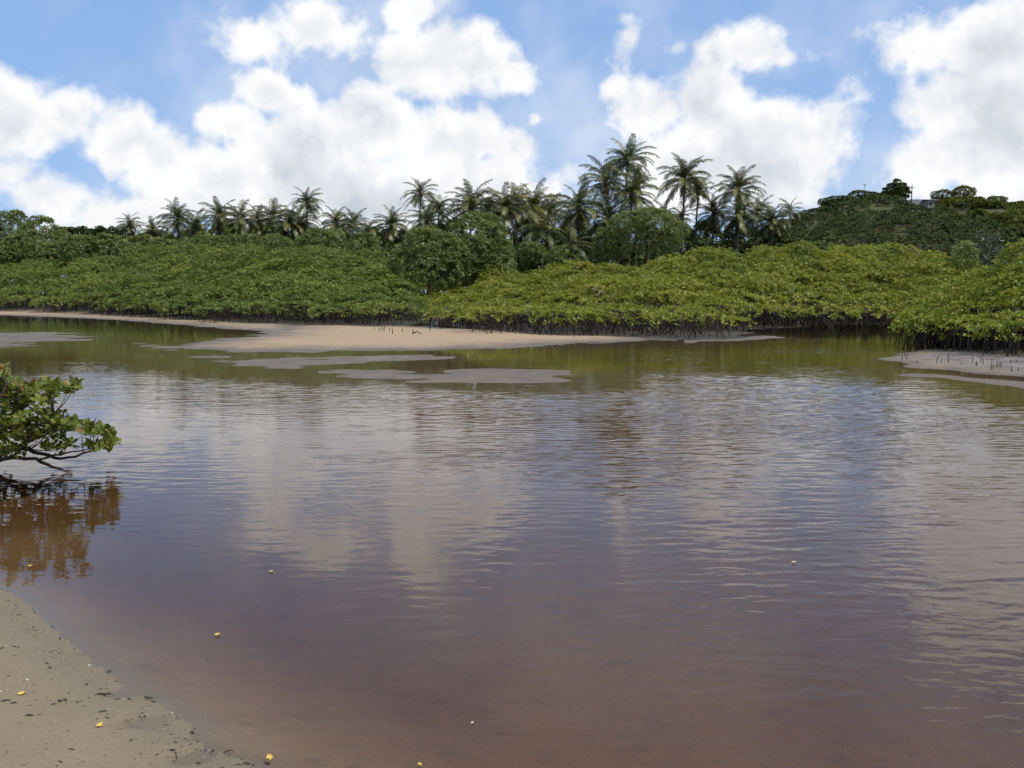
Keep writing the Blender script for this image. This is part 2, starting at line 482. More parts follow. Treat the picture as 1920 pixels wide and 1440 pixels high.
wet = t.ss(t.m('MULTIPLY_ADD', fine, -0.02, px.outputs[2]), 0.028, -0.004, 0.0, 0.5)                  # sand soaked at the waterline
c = t.mix(t.m('MULTIPLY', wet, t.ss(px.outputs[1], 2.0, 22.0, 0.45, 1.0)), c, (0.070, 0.054, 0.036))
soil = t.n('ShaderNodeAttribute', attribute_name='soil').outputs['Fac']
c = t.mix(soil, c, t.mix(mid, (0.022, 0.017, 0.012), (0.050, 0.040, 0.026)))
c = t.mix(t.ss(fine, 0.60, 0.74, 0.0, 0.55), c, (0.10, 0.082, 0.06))
c = t.mix(t.ss(grain, 0.35, 0.7, 0.0, 0.35), c, (0.12, 0.095, 0.07))
c = t.mix(t.ss(t.noise(pos, 75.0, 1.0, 0.5), 0.74, 0.80, 0.0, 0.7), c, (0.55, 0.52, 0.46))
p = t.n('ShaderNodeBsdfPrincipled', {'Base Color': c, 'Roughness': t.ss(px.outputs[2], 0.0, 0.10, 0.5, 0.9), 'Specular IOR Level': 0.25})
hsum = t.m('MULTIPLY_ADD', fine, 0.7, t.m('MULTIPLY_ADD', mid, 1.6, t.m('MULTIPLY', grain, 0.25)))
b = t.n('ShaderNodeBump', {'Height': hsum, 'Strength': 0.7, 'Distance': 0.02})
t.set(p.inputs['Normal'], b.outputs[0])
t.n('ShaderNodeOutputMaterial', {0: p.outputs[0]})
M['ground'] = m
gm = mesh('ground', V, F, M['ground'], smooth=True)
gm.attributes.new('soil', 'FLOAT', 'POINT').data.foreach_set('value', SOIL.ravel().astype(np.float32))
tag(link('ground', gm), kind='structure')

# ------------------------------------------------------------------ water: tannin-stained body with a rippled surface
m, t = material('tidal_water')
pos = t.n('ShaderNodeNewGeometry').outputs['Position']
rot2 = t.n('ShaderNodeMapping', {'Vector': pos, 'Rotation': (0, 0, R(12)), 'Scale': (0.45, 1.0, 1.0)}).outputs[0]
r2 = t.noise(rot2, 17.0, 2.0, 0.5, 0.3)
rot1 = t.n('ShaderNodeMapping', {'Vector': pos, 'Rotation': (0, 0, R(-16)), 'Scale': (0.50, 1.0, 1.0)}).outputs[0]
r1 = t.noise(rot1, 9.5, 1.0, 0.5, 0.4)
gst = t.n('ShaderNodeAttribute', attribute_name='breeze').outputs['Fac']
hsum = t.m('MULTIPLY', t.m('MULTIPLY_ADD', r1, 1.3, t.m('MULTIPLY', r2, 0.55)), t.m('MULTIPLY_ADD', gst, 0.95, 0.05))
b = t.n('ShaderNodeBump', {'Height': hsum, 'Strength': 1.0, 'Distance': 0.0065})
fr = t.n('ShaderNodeFresnel', {'IOR': 1.33, 'Normal': b.outputs[0]})
gl = t.n('ShaderNodeBsdfGlossy', {'Color': (1, 1, 1, 1), 'Roughness': 0.02, 'Normal': b.outputs[0]})
tr = t.n('ShaderNodeBsdfTransparent', {0: (0.96, 0.94, 0.92, 1)})
mx = t.n('ShaderNodeMixShader', {0: fr.outputs[0], 1: tr.outputs[0], 2: gl.outputs[0]})
va = t.n('ShaderNodeVolumeAbsorption', {'Color': (0.61, 0.45, 0.30, 1), 'Density': 1.95})
t.n('ShaderNodeOutputMaterial', {'Surface': mx.outputs[0], 'Volume': va.outputs[0]})
M['water'] = m
wy = [-35.0, -10.0, 0.0, 2.0]
while wy[-1] < 170:
    wy.append(wy[-1] + max(0.024, 0.0022 * wy[-1] if wy[-1] < 35 else 0.06 * (wy[-1] - 33.7)))
wx = axis(-260, 260, 1.0, 4.0, 0.0235)
wy = np.array(wy)
WX, WY = np.meshgrid(wx, wy)
# wavelets: short crests lying almost across the view, in gusty patches; calm in the lee of the bars and under the left branch
gust = np.clip(0.5 + 1.1 * fbm(WX / 4.5 + 3, WY / 3.2, 41, 3), 0.28, 1.0)
gust *= 0.50 + 0.60 * np.clip((WX + 3) / 7, 0, 1)
gust *= np.clip((23.0 + 3 * np.clip((WX - 1) / 4, 0, 1) - WY) / 3.5, 0.40, 1) * (1 - 0.5 * np.exp(-((WX - 10.2) / 3.2) ** 2 - ((WY - 24.0) / 2.6) ** 2)) * np.clip((WY - 2.5 + np.maximum(WX, -2) * 0.9) / 8.0, 0.16, 1)
gust *= np.clip(-height(WX, WY) / 0.06, 0.05, 1)
wv = np.zeros_like(WX)
rw = np.random.default_rng(17)
dx_ = 0.22 * fbm(WX / 1.7, WY / 1.2, 43, 2)
for lam, ang_, am in ((0.15, 6, 0.5), (0.125, 22, 0.5), (0.18, -9, 0.45), (0.13, -24, 0.4), (0.12, 38, 0.4)):
    th_ = R(90 + ang_)
    ph = (WX * math.cos(th_) + WY * math.sin(th_)) / lam + dx_ / lam * 0.9 + rw.uniform(0, 1)
    env = 1.6 * vnoise(WX / (lam * 2.2) + lam * 99, WY / (lam * 2.0), int(lam * 1000)) ** 2
    wv += am * lam * env * np.sin(2 * math.pi * ph)
for lam, ang_, am in ((0.16, 10, 0.9), (0.13, 26, 1.0), (0.145, -14, 0.9), (0.12, 42, 0.9), (0.19, 18, 0.4), (0.12, -34, 0.8), (0.11, 14, 0.9)):
    ca, sa = math.cos(R(ang_)), math.sin(R(ang_))
    xa, ya = WX * ca + WY * sa, -WX * sa + WY * ca
    wv += am * lam * 2.2 * (vnoise((xa + dx_) / (lam * 1.15), (ya + dx_ * 0.5) / (lam * 0.5), int(lam * 777) + 5) - 0.5)
fade = np.clip((40 - WY) / 14, 0, 1) * np.clip((60 - np.abs(WX)) / 20, 0, 1)
WZ = 0.0300 * np.clip((WY - 1) / 9, 0.35, 1.0) * gust * wv * fade
nx, ny = len(wx), len(wy)
V = np.stack([WX, WY, WZ], -1).reshape(-1, 3)
ii = (np.arange(ny - 1)[:, None] * nx + np.arange(nx - 1)[None, :]).ravel()
F = np.stack([ii, ii + 1, ii + nx + 1, ii + nx], 1)
n0 = len(V)
V = np.concatenate([V, [(wx[0], wy[0], -2), (wx[-1], wy[0], -2), (wx[-1], wy[-1], -2), (wx[0], wy[-1], -2)]])
cs = [0, nx - 1, ny * nx - 1, (ny - 1) * nx]
F = np.concatenate([F, [(n0, n0 + 3, n0 + 2, n0 + 1)] + [(cs[k], n0 + k, n0 + (k + 1) % 4, cs[(k + 1) % 4]) for k in range(4)]])
wm = mesh('water', V, F, m, smooth=True)
wm.attributes.new('breeze', 'FLOAT', 'POINT').data.foreach_set('value', np.concatenate([gust.ravel(), np.zeros(4)]).astype(np.float32))
tag(link('water', wm), kind='structure')

# ------------------------------------------------------------------ foliage builder
LEAF_UV = None


def rosettes(P, A, leaves, L, r, wide=0.42, tilt=(0.15, 0.75)):
    """leaf clusters: P (n,3) twig tips, A (n,3) twig axes; returns verts, tris, leaf count"""
    n = len(P)
    k = leaves
    ref = r.normal(size=(n, 3))
    U = np.cross(A, ref); U /= np.linalg.norm(U, axis=1)[:, None] + 1e-9
    Wv = np.cross(A, U)
    an = (np.arange(k)[None, :] * (2 * math.pi / k) + r.uniform(0, 6.28, (n, 1)) + r.normal(0, 0.25, (n, k)))
    rad = np.cos(an)[..., None] * U[:, None, :] + np.sin(an)[..., None] * Wv[:, None, :]
    side = -np.sin(an)[..., None] * U[:, None, :] + np.cos(an)[..., None] * Wv[:, None, :]
    ti = r.uniform(tilt[0], tilt[1], (n, k))[..., None]
    D = rad * np.cos(ti) + A[:, None, :] * np.sin(ti)
    Nn = A[:, None, :] * np.cos(ti) - rad * np.sin(ti)
    ln = (L * r.uniform(0.75, 1.25, (n, k)))[..., None]
    base = P[:, None, :] + D * ln * 0.12
    midp = base + D * ln * 0.55
    hw = ln * wide * 0.5
    v0 = base
    v1 = midp + side * hw + Nn * hw * 0.25
    v2 = base + D * ln
    v3 = midp - side * hw + Nn * hw * 0.25
    V = np.stack([v0, v1, v2, v3], 2).reshape(-1, 3)
    q = np.arange(n * k)[:, None] * 4
    T = np.concatenate([q + np.array([[0, 3, 2]]), q + np.array([[0, 2, 1]])], 1).reshape(-1, 3)
    return V, T


def sample_lobes(lobes, n, r, others=None, low=-0.45, depth=0.35, cut=0.80):
    """points on the outside of a union of ellipsoids, with outward normals and the lobe each came from"""
    lobes = np.asarray(lobes, dtype=float)
    area = (lobes[:, 3] * lobes[:, 4] + lobes[:, 3] * lobes[:, 5] + lobes[:, 4] * lobes[:, 5])
    li = r.choice(len(lobes), n, p=area / area.sum())
    d = r.normal(size=(n, 3))
    d /= np.linalg.norm(d, axis=1)[:, None]
    d[:, 2] = np.where(d[:, 2] < low, -d[:, 2], d[:, 2])
    sh = 1 - depth * r.uniform(0, 1, n) ** 2
    P = lobes[li, :3] + lobes[li, 3:6] * d * sh[:, None]
    N = d / lobes[li, 3:6]
    N /= np.linalg.norm(N, axis=1)[:, None]
    keep = np.ones(n, dtype=bool)
    al = lobes if others is None or len(others) == 0 else np.concatenate([lobes, others])
    for j, l in enumerate(al):
        q = np.sum(((P - l[:3]) / l[3:6]) ** 2, 1)
        keep &= (q > cut * cut) | (li == j)
    return P[keep], N[keep], li[keep]


def crown_mesh(name, lobes, n, L, mat, r, leaves=6, others=None, upb=0.8, low=-0.45, depth=0.22, wide=0.46, zmin=None, bias=0.0, keep=None):
    P, N, li = sample_lobes(lobes, n, r, others, low, depth)
    if zmin is not None:
        k = P[:, 2] > zmin + r.uniform(-0.1, 0.25, len(P))
        P, N, li = P[k], N[k], li[k]
    if keep is not None:
        k = keep(P)
        P, N, li = P[k], N[k], li[k]
    A = N * 0.7 + np.array([0, 0, upb]) + r.normal(0, 0.3, P.shape)
    A /= np.linalg.norm(A, axis=1)[:, None]
    V, T = rosettes(P, A, leaves, L, r, wide)
    lobe_t = r.normal(0, 0.10, len(lobes))[li]
    tint = 0.48 + bias + lobe_t[:, None] + r.normal(0, 0.11, (len(P), 1)) + r.normal(0, 0.10, (len(P), leaves))
    tint = np.clip(np.repeat(tint.ravel(), 2), 0, 1)
    return mesh(name, V, T, mat, tint)


def bush_lobes(H, rx, ry, r, n=9, z0=0.52, flat=0.48):
    """main dome with smaller domes standing out of it"""
    L = [(0, 0, H * z0, rx * 0.86, ry * 0.86, H * flat * 0.94)]
    for k in range(n):
        a = r.uniform(0, 6.283)
        e = r.uniform(-0.5, 1.2)
        d = np.array([math.cos(a) * math.cos(e), math.sin(a) * math.cos(e), math.sin(e)])
        s = r.uniform(0.30, 0.52)
        c = np.array([0, 0, H * z0]) + d * np.array([rx, ry, H * flat]) * (1 - s * 0.72)
        L.append((*c, rx * s, ry * s, H * flat * s * 1.1))
    return np.array(L)


def interp(tab, u):
    return np.interp(u, [a for a, _ in tab], [b for _, b in tab])


# ------------------------------------------------------------------ mangrove thickets along the far and right banks
def prop_roots(mb, H, rx, ry, r, n, zg, drop=0.9, rad=0.022):
    for k in range(n):
        a = r.uniform(0, 6.283)
        d0 = r.uniform(0.02, 0.80); d1 = min(1.0, d0 + r.uniform(0.04, 0.30))
        a1 = a + r.normal(0, 0.35)
        top = r.uniform(0.35, 0.75) * min(H, 2.4)
        p0 = np.array([math.cos(a) * rx * d0, math.sin(a) * ry * d0, top])
        p3 = np.array([math.cos(a1) * rx * d1, math.sin(a1) * ry * d1, -0.12])
        s = np.linspace(0, 1, 6)[:, None]
        pts = p0 * (1 - s) + p3 * s
        pts[:, 2] = top * (1 - s[:, 0] ** r.uniform(1.2, 3.2)) - 0.12 * s[:, 0]
        k_ = r.uniform(0.6, 1.3)
        mb.tube(pts, np.linspace(rad * 1.3, rad * 0.7, 6) * k_, 3 if n > 20 else 4)


all_lobes = []          # world lobes of the bushes built so far (to skip buried leaves)


def thicket(base, front_top, back_top, u0, u1, rows, depth, spacing, mat, leafL, per_m2, label_front, label_back, group, seed, roots=56, name='mangrove_bush', near=False, bias=0.0, rmul=1.22, gap=0.50):
    r = np.random.default_rng(seed)
    for k in range(rows):
        tt = k / max(1, rows - 1)
        u = u0 + r.uniform(0, 20)
        while u < u1:
            g = ground_at(u, interp(base, u))
            Yd = g[1] + 0.9 + tt * depth + r.uniform(-0.45, 0.45) * depth / rows
            step = spacing * (1 + 0.25 * tt) * r.uniform(0.85, 1.15)
            vt = interp(front_top, u) * (1 - tt ** 0.85) + interp(back_top, u) * tt ** 0.85 + r.normal(0, 4.5) * (0.6 + tt)
            p = at(u, vt, Yd)
            zg = float(height(np.array([p[0]]), np.array([Yd]))[0])
            zg = max(zg, 0.0)
            H = max(1.1, (p[2] - zg) * 0.92)
            rx = step * r.uniform(0.62, 0.8) * rmul
            ry = step * r.uniform(0.60, 0.85) * rmul
            lob = bush_lobes(H, rx, ry, r, 14)
            world = lob.copy(); world[:, :3] += (p[0], Yd, zg)
            near_l = [l for l in all_lobes if (l[0] - p[0]) ** 2 + (l[1] - Yd) ** 2 < 25]
            oth = np.array(near_l) - np.array([p[0], Yd, zg, 0, 0, 0]) if near_l else None
            front = k == 0
            root = empty(name, (p[0], Yd, zg))
            tag(root, label_front if front else label_back, 'mangrove', group + (' front row' if front else ' back rows'))
            n = int(per_m2 * (4.4 if front else 3.0) * rx * H)
            me = crown_mesh('crown', lob, n, leafL * 1.08, mat, r, 5, oth, zmin=gap if front else H * 0.42, low=-0.85 if front else -0.25, bias=bias + r.normal(0, 0.085))
            tag(link('crown', me, root), kind='stuff')
            if k <= 2:
                if near and front:
                    for q in range(30):
                        mb = MB(); prop_roots(mb, H, rx, ry, r, 1, zg, rad=0.018)
                        link('prop_root', mb.mesh('prop_root', M['root']), root)
                else:
                    mb = MB(); prop_roots(mb, H, rx, ry, r, roots, zg, rad=0.021)
                    tag(link('prop_roots', mb.mesh('prop_roots', M['root']), root), kind='stuff')
            else:
                mb = MB()
                for q in range(3):
                    a = r.uniform(0, 6.283)
                    mb.tube([(0.1 * q, 0, -0.2), (0.2 * math.cos(a), 0.2 * math.sin(a), H * 0.3), (0.5 * rx * math.cos(a), 0.5 * ry * math.sin(a), H * 0.62)], [0.07, 0.06, 0.03], 4)
                tag(link('stems', mb.mesh('stems', M['bark']), root), kind='stuff')
            all_lobes.extend(list(world))
            u += step / Yd * FPX


thicket([(-200, 578), (0, 584), (150, 588), (300, 597), (400, 603), (560, 609), (700, 612), (800, 604)],
        [(-200, 552), (0, 552), (400, 560), (700, 570), (800, 572)],
        [(-200, 490), (0, 486), (150, 470), (300, 458), (500, 452), (640, 456), (720, 476), (770, 512), (800, 540)],
        -60, 765, 7, 24, 2.9, M['mangrove_green'], 0.19, 44,
        'low mangrove bush overhanging the mud edge in the left thicket on the far bank',
        'green mangrove bush inside the left thicket between mud edge and palm grove', 'left far bank mangroves', 5)
thicket([(780, 604), (850, 616), (1000, 629), (1200, 633), (1400, 630)],
        [(780, 566), (850, 580), (1000, 590), (1200, 592), (1420, 588)],
        [(780, 552), (830, 534), (900, 514), (1000, 494), (1100, 480), (1200, 470), (1300, 462), (1420, 458)],
        856, 1400, 7, 24, 2.6, M['mangrove'], 0.17, 48,
        'low yellowish mangrove bush overhanging the sandbar in the middle thicket',
        'yellowish green mangrove bush inside the middle thicket behind the sandbar', 'middle far bank mangroves', 6)
thicket([(1380, 618), (1560, 614), (1700, 612), (1760, 616)],
        [(1380, 574), (1560, 572), (1760, 572)],
        [(1380, 458), (1480, 450), (1560, 446), (1650, 446), (1720, 456), (1800, 470)],
        1425, 1790, 7, 18, 2.6, M['mangrove'], 0.18, 46,
        'mangrove bush hanging low over the dark inlet left of the right mudbank',
        'mangrove bush in the tall thicket behind the dark inlet below the hill', 'inlet mangroves', 7)
thicket([(1700, 652), (1800, 664), (1920, 677), (2100, 694)],
        [(1700, 622), (1800, 622), (1920, 618), (2100, 612)],
        [(1700, 600), (1750, 560), (1800, 508), (1860, 474), (1920, 456), (2100, 430)],
        1745, 1990, 6, 6.5, 1.45, M['mangrove_near'], 0.125, 95,
        'bright green mangrove on dark prop roots at the edge of the right mudbank',
        'bright green mangrove in the tall clump behind the right mudbank', 'right mudbank mangroves', 8, near=True, bias=0.06, gap=0.40)


# ------------------------------------------------------------------ broadleaf trees, shrubs and the understorey
def broadleaf(name, u, vtop, vbase, Yd, wpx, label, cat, group, mat, seed, L=0.3, per=30, nl=14, z0=0.52, flat=0.48, trunk=True, leaves=5, ry=None, upb=0.7):
    r = np.random.default_rng(seed)
    top = at(u, vtop, Yd)
    zg = at(u, vbase, Yd)[2] if vbase else max(0.3, float(height(np.array([top[0]]), np.array([Yd]))[0]))
    H = (top[2] - zg) * 0.94
    rx = wpx / FPX * Yd
    root = empty(name, (top[0], Yd, zg))
    tag(root, label, cat, group)
    lob = bush_lobes(H, rx, ry or rx, r, nl, z0, flat)
    tag(link('crown', crown_mesh('crown', lob, int(per * 4.2 * rx * H), L, mat, r, leaves, depth=0.22, upb=upb, low=-0.8), root), kind='stuff')
    if trunk:
        mb = MB()
        mb.tube([(0, 0, -0.3), (0.05, 0, H * 0.25), (0.1, 0.05, H * 0.55)], [0.05 * H, 0.035 * H, 0.015 * H], 7)
        for k in range(4):
            a = r.uniform(0, 6.28)
            mb.tube([(0.05, 0, H * 0.25), (rx * 0.3 * math.cos(a), rx * 0.3 * math.sin(a), H * 0.5), (rx * 0.6 * math.cos(a), rx * 0.6 * math.sin(a), H * 0.72)], [0.025 * H, 0.016 * H, 0.006 * H], 5)
        link('trunk', mb.mesh('trunk', M['bark']), root)
    return root


broadleaf('rounded_tree', 895, 398, 560, 70, 62, 'tall rounded grey green tree rising behind the gap between two mangrove thickets', 'tree', None, M['grey_tree'], 31, 0.26, 60, 24, 0.52, 0.48)
broadleaf('rounded_tree', 805, 425, 560, 67, 66, 'broad dark rounded tree left of the taller rounded tree, over the gap', 'tree', None, M['grey_tree'], 32, 0.26, 56, 22, 0.52, 0.48)
broadleaf('rounded_tree', 930, 445, 560, 69, 42, 'smaller rounded tree at the right foot of the tall rounded tree', 'tree', None, M['grey_tree'], 36, 0.26, 46, 14)
broadleaf('rounded_bush', 1215, 388, 490, 84, 72, 'wide pale green dome shaped bush in front of the palm trunks', 'bush', None, M['grey_tree'], 33, 0.27, 46, 18, 0.52, 0.48)
broadleaf('small_bush', 1140, 425, 500, 86, 34, 'small grey green bush at left foot of the dome shaped bush', 'bush', None, M['grey_tree'], 34, 0.27, 40, 10)
broadleaf('silvery_shrub', 1853, 432, 520, 62, 26, 'pale silvery shrub at right below the hill', 'shrub', None, M['silver'], 35, 0.26, 22, 10, trunk=False)
broadleaf('silvery_shrub', 1810, 448, 520, 60, 24, 'grey green shrub just left of the palest shrub below the hill', 'shrub', None, M['grey_tree'], 37, 0.24, 26, 10, trunk=False)
for k, (u, vt, w) in enumerate([(600, 424, 46), (455, 438, 40), (520, 440, 44), (390, 436, 34), (680, 436, 32), (1000, 452, 30), (1060, 462, 40)]):
    broadleaf('small_bush', u, vt, 500, 92 + (k % 3) * 2, w, 'grey green bush between the mangroves and the palm grove behind', 'bush', 'bushes in front of the palms', M['grey_tree'], 40 + k, 0.30, 34, 11, trunk=False)
for k, (u, vt, w, D) in enumerate([(18, 394, 42, 124), (75, 404, 36, 122), (-40, 390, 50, 126), (110, 424, 30, 120), (45, 430, 40, 117)]):
    broadleaf('leafy_tree', u, vt, 520, D, w, ['ragged leafy tree at the left edge, tallest there', 'ragged leafy tree second from the left edge', 'leafy tree cut by the left edge of the picture', 'low leafy tree right of the ragged trees at left', 'dark leafy tree in front of the ragged trees at left'][k], 'tree', None, M['grey_tree'], 60 + k, 0.36, 26, 18, trunk=False)
for k, (u, vt, w, D) in enumerate([(150, 436, 38, 105), (200, 436, 36, 107), (255, 437, 40, 103), (310, 444, 40, 101), (10, 456, 50, 116), (80, 452, 48, 115), (360, 448, 42, 98)]):
    broadleaf('shrub', u, vt, 510, D, w, 'green shrub in the low scrub behind the left thicket', 'shrub', 'scrub behind the left thicket', M['grey_tree'], 70 + k, 0.34, 30, 11, trunk=False)
for k, u in enumerate([128, 152, 172, 192, 214, 234]):
    broadleaf('distant_tree', u, 425 + (k % 3), 470, 190, 17, 'distant tree in the low treeline on the left horizon', 'tree', 'distant treeline', M['dark_tree'], 80 + k, 0.6, 12, 8, trunk=False)

r = np.random.default_rng(222)
lob = []
for k in range(260):
    u = r.uniform(-120, 1560)
    Yd = r.uniform(100, 131) if u > 350 else r.uniform(118, 132)
    top = at(u, r.uniform(452, 480), Yd)
    s_ = r.uniform(1.8, 3.0)
    for zz in np.arange(0.4, top[2] - s_ * 0.4, 1.7):
        lob.append((top[0] + r.normal(0, 0.5), Yd, zz, s_, s_, s_ * 0.7))
lob = np.array(lob)
P, N, li = sample_lobes(lob, len(lob) * 60, r, None, -0.4, 0.3, 0.9)
A = N + np.array([0, 0, 0.4]) + r.normal(0, 0.35, P.shape)
A /= np.linalg.norm(A, axis=1)[:, None]
V, T = rosettes(P, A, 4, 0.55, r, 0.62)
tint = 0.5 + r.normal(0, 0.16, len(lob))[li][:, None] + r.normal(0, 0.13, (len(P), 4))
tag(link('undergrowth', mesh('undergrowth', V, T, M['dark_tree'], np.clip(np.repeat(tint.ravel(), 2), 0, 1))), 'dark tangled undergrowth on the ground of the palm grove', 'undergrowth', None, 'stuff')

# ------------------------------------------------------------------ coconut palms
def frond_mesh(e0, droop, length, seed, mat, ragged=0.0):
    """one pinnate frond growing along +X from the origin, drooping by its weight"""
    r = np.random.default_rng(seed)
    n = 12
    s = np.linspace(0, 1, n)
    th = e0 - droop * s ** 1.25
    ds = length / (n - 1)
    x = np.concatenate([[0], np.cumsum(np.cos(th[:-1]) * ds)])
    z = np.concatenate([[0], np.cumsum(np.sin(th[:-1]) * ds)])
    y = 0.06 * length * r.normal() * s ** 2
    pts = np.stack([x, y, z], 1)
    mb_v, mb_f = [], []
    # midrib, three sided
    an = np.arange(3) * 2.094
    w = np.linspace(0.055, 0.012, n)
    rib = pts[:, None, :] + w[:, None, None] * np.stack([np.zeros(3), np.cos(an), np.sin(an)], 1)[None]
    V = list(rib.reshape(-1, 3))
    T = []
    for i in range(n - 1):
        for j in range(3):
            a, b2, c2, d2 = i * 3 + j, i * 3 + (j + 1) % 3, (i + 1) * 3 + (j + 1) % 3, (i + 1) * 3 + j
            T += [(a, b2, c2), (a, c2, d2)]
    m_ = 34
    for q in range(m_):
        f = 0.10 + 0.9 * (q + 0.5) / m_
        p = np.array([np.interp(f, s, pts[:, k]) for k in range(3)])
        a = np.interp(f, s, th)
        tan_ = np.array([math.cos(a), 0, math.sin(a)])
        nor = np.array([-math.sin(a), 0, math.cos(a)])
        ll = length * 0.25 * math.sin(math.pi * (0.14 + 0.80 * f)) ** 0.6
        for sd_ in (-1, 1):
            if r.uniform() < ragged:
                continue
            l2 = ll * r.uniform(0.8, 1.12)
            sw = r.uniform(0.75, 1.05)
            d = tan_ * math.cos(sw) + np.array([0, sd_, 0]) * math.sin(sw) + nor * r.uniform(-0.05, 0.28)
            d /= np.linalg.norm(d)
            g = np.array([0, 0, -1.0])
            mid_ = p + d * l2 * 0.5 + g * l2 * 0.07
            tip = p + d * l2 * 0.86 + g * l2 * r.uniform(0.28, 0.5)
            ww = tan_ * 0.050 * length / 4.2
            k0 = len(V)
            V += [p - ww * 0.7, p + ww * 0.7, mid_ - ww, mid_ + ww, tip]
            T += [(k0, k0 + 1, k0 + 3), (k0, k0 + 3, k0 + 2), (k0 + 2, k0 + 3, k0 + 4)]
    return mesh('frond', np.array(V), np.array(T), mat)


LEVELS = [(1.38, 1.1), (1.10, 1.5), (0.80, 1.65), (0.45, 1.55), (0.10, 1.3), (-0.30, 0.95)]
FR = {}
for key, mt in (('g', M['frond']), ('y', M['frond_yellow'])):
    FR[key] = [[frond_mesh(e, d, 4.0, 100 + 10 * i + j, mt) for j in range(2)] for i, (e, d) in enumerate(LEVELS)]
DEAD = [frond_mesh(e, d, 3.4, 200 + i, M['frond_dead'], 0.3) for i, (e, d) in enumerate([(-0.55, 0.75), (-0.85, 0.6), (-0.3, 1.1)])]


def palm(u, v, rpx, Yd, label, group, seed, key='g', lean=0.0, full=1.0, dead=5):
    r = random.Random(seed)
    c = at(u, v + 0.40 * rpx, Yd)
    zg = max(0.4, float(height(np.array([c[0]]), np.array([Yd]))[0]))
    H = c[2] - zg
    s = rpx * Yd / FPX / 2.95
    bx = c[0] - lean * H
    root = empty('coconut_palm', (bx, Yd, zg))
    tag(root, label, 'palm tree', group)
    mb = MB()
    ss = np.linspace(0, 1, 9)
    by = r.uniform(-0.04, 0.04) * H
    pts = np.stack([(c[0] - bx) * ss ** 1.6, by * np.sin(ss * 3.0) * 0.6, -0.3 + (H + 0.3) * ss], 1)
    rad = np.linspace(0.17, 0.105, 9); rad[0] = 0.26
    mb.tube(pts, rad * (0.8 + 0.2 * s), 8)
    link('trunk', mb.mesh('trunk', M['palm_bark']), root)
    head = pts[-1]
    mb = MB()
    for q in range(7):
        a = q * 0.9
        mb.tube([head + np.array([0.10 * math.cos(a), 0.10 * math.sin(a), -0.35]), head + np.array([0.22 * math.cos(a), 0.22 * math.sin(a), 0.0]), head + np.array([0.12 * math.cos(a), 0.12 * math.sin(a), 0.45])], [0.09, 0.13, 0.05], 5)
    link('crown_base', mb.mesh('crown_base', M['palm_bark']), root)
    counts = [3, 5, 6, 7, 6, 5]
    a0 = r.uniform(0, 6.28)
    for lv, cnt in enumerate(counts):
        cnt = max(1, round(cnt * full))
        for q in range(cnt):
            o = link('frond', FR[key][lv][r.randrange(2)], root, head + np.array([0, 0, 0.25 - 0.07 * lv]))
            a = a0 + lv * 1.1 + q * 6.283 / cnt + r.uniform(-0.3, 0.3)
            o.rotation_euler = (r.uniform(-0.25, 0.25), r.uniform(-0.12, 0.12), a)
            k = s * r.uniform(0.85, 1.12)
            o.scale = (k, k, k)
    for q in range(dead):
        o = link('dead_frond', DEAD[r.randrange(3)], root, head + np.array([0, 0, -0.2]))
        o.rotation_euler = (r.uniform(-0.3, 0.3), r.uniform(-0.15, 0.15), r.uniform(0, 6.28))
        k = s * r.uniform(0.75, 1.05)
        o.scale = (k, k, k)
    return root


ORD = ['first', 'second', 'third', 'fourth', 'fifth', 'sixth', 'seventh', 'eighth', 'ninth', 'tenth', 'eleventh', 'twelfth', 'thirteenth', 'fourteenth', 'fifteenth', 'sixteenth', 'seventeenth']
# left grove: crown column, crown row, crown half width in photo pixels, distance
left = [(243, 415, 20, 118), (287, 424, 24, 116), (334, 400, 33, 115), (368, 414, 30, 112), (412, 395, 34, 116), (452, 402, 32, 114), (484, 404, 28, 118), (511, 396, 32, 117), (541, 408, 28, 113), (566, 404, 34, 114), (576, 372, 27, 122), (630, 409, 31, 113), (662, 414, 28, 116), (690, 426, 26, 112), (735, 412, 32, 114)]
for k, (u, v, rp, D) in enumerate(left):
    lab = 'coconut palm in the left grove, %s crown from its left end' % ORD[k]
    if k == 0: lab = 'small lone coconut palm standing left of all other palms'
    if k == 10: lab = 'coconut palm whose crown stands highest in the left grove'
    palm(u, v, rp, D, lab, 'left palm grove', 300 + k, lean=[0.03, -0.04, 0.02, 0.06, -0.02][k % 5], full=[1, 0.8, 1.1, 0.7, 0.95, 1.05][k % 6], dead=[2, 6, 4, 8, 3][k % 5])
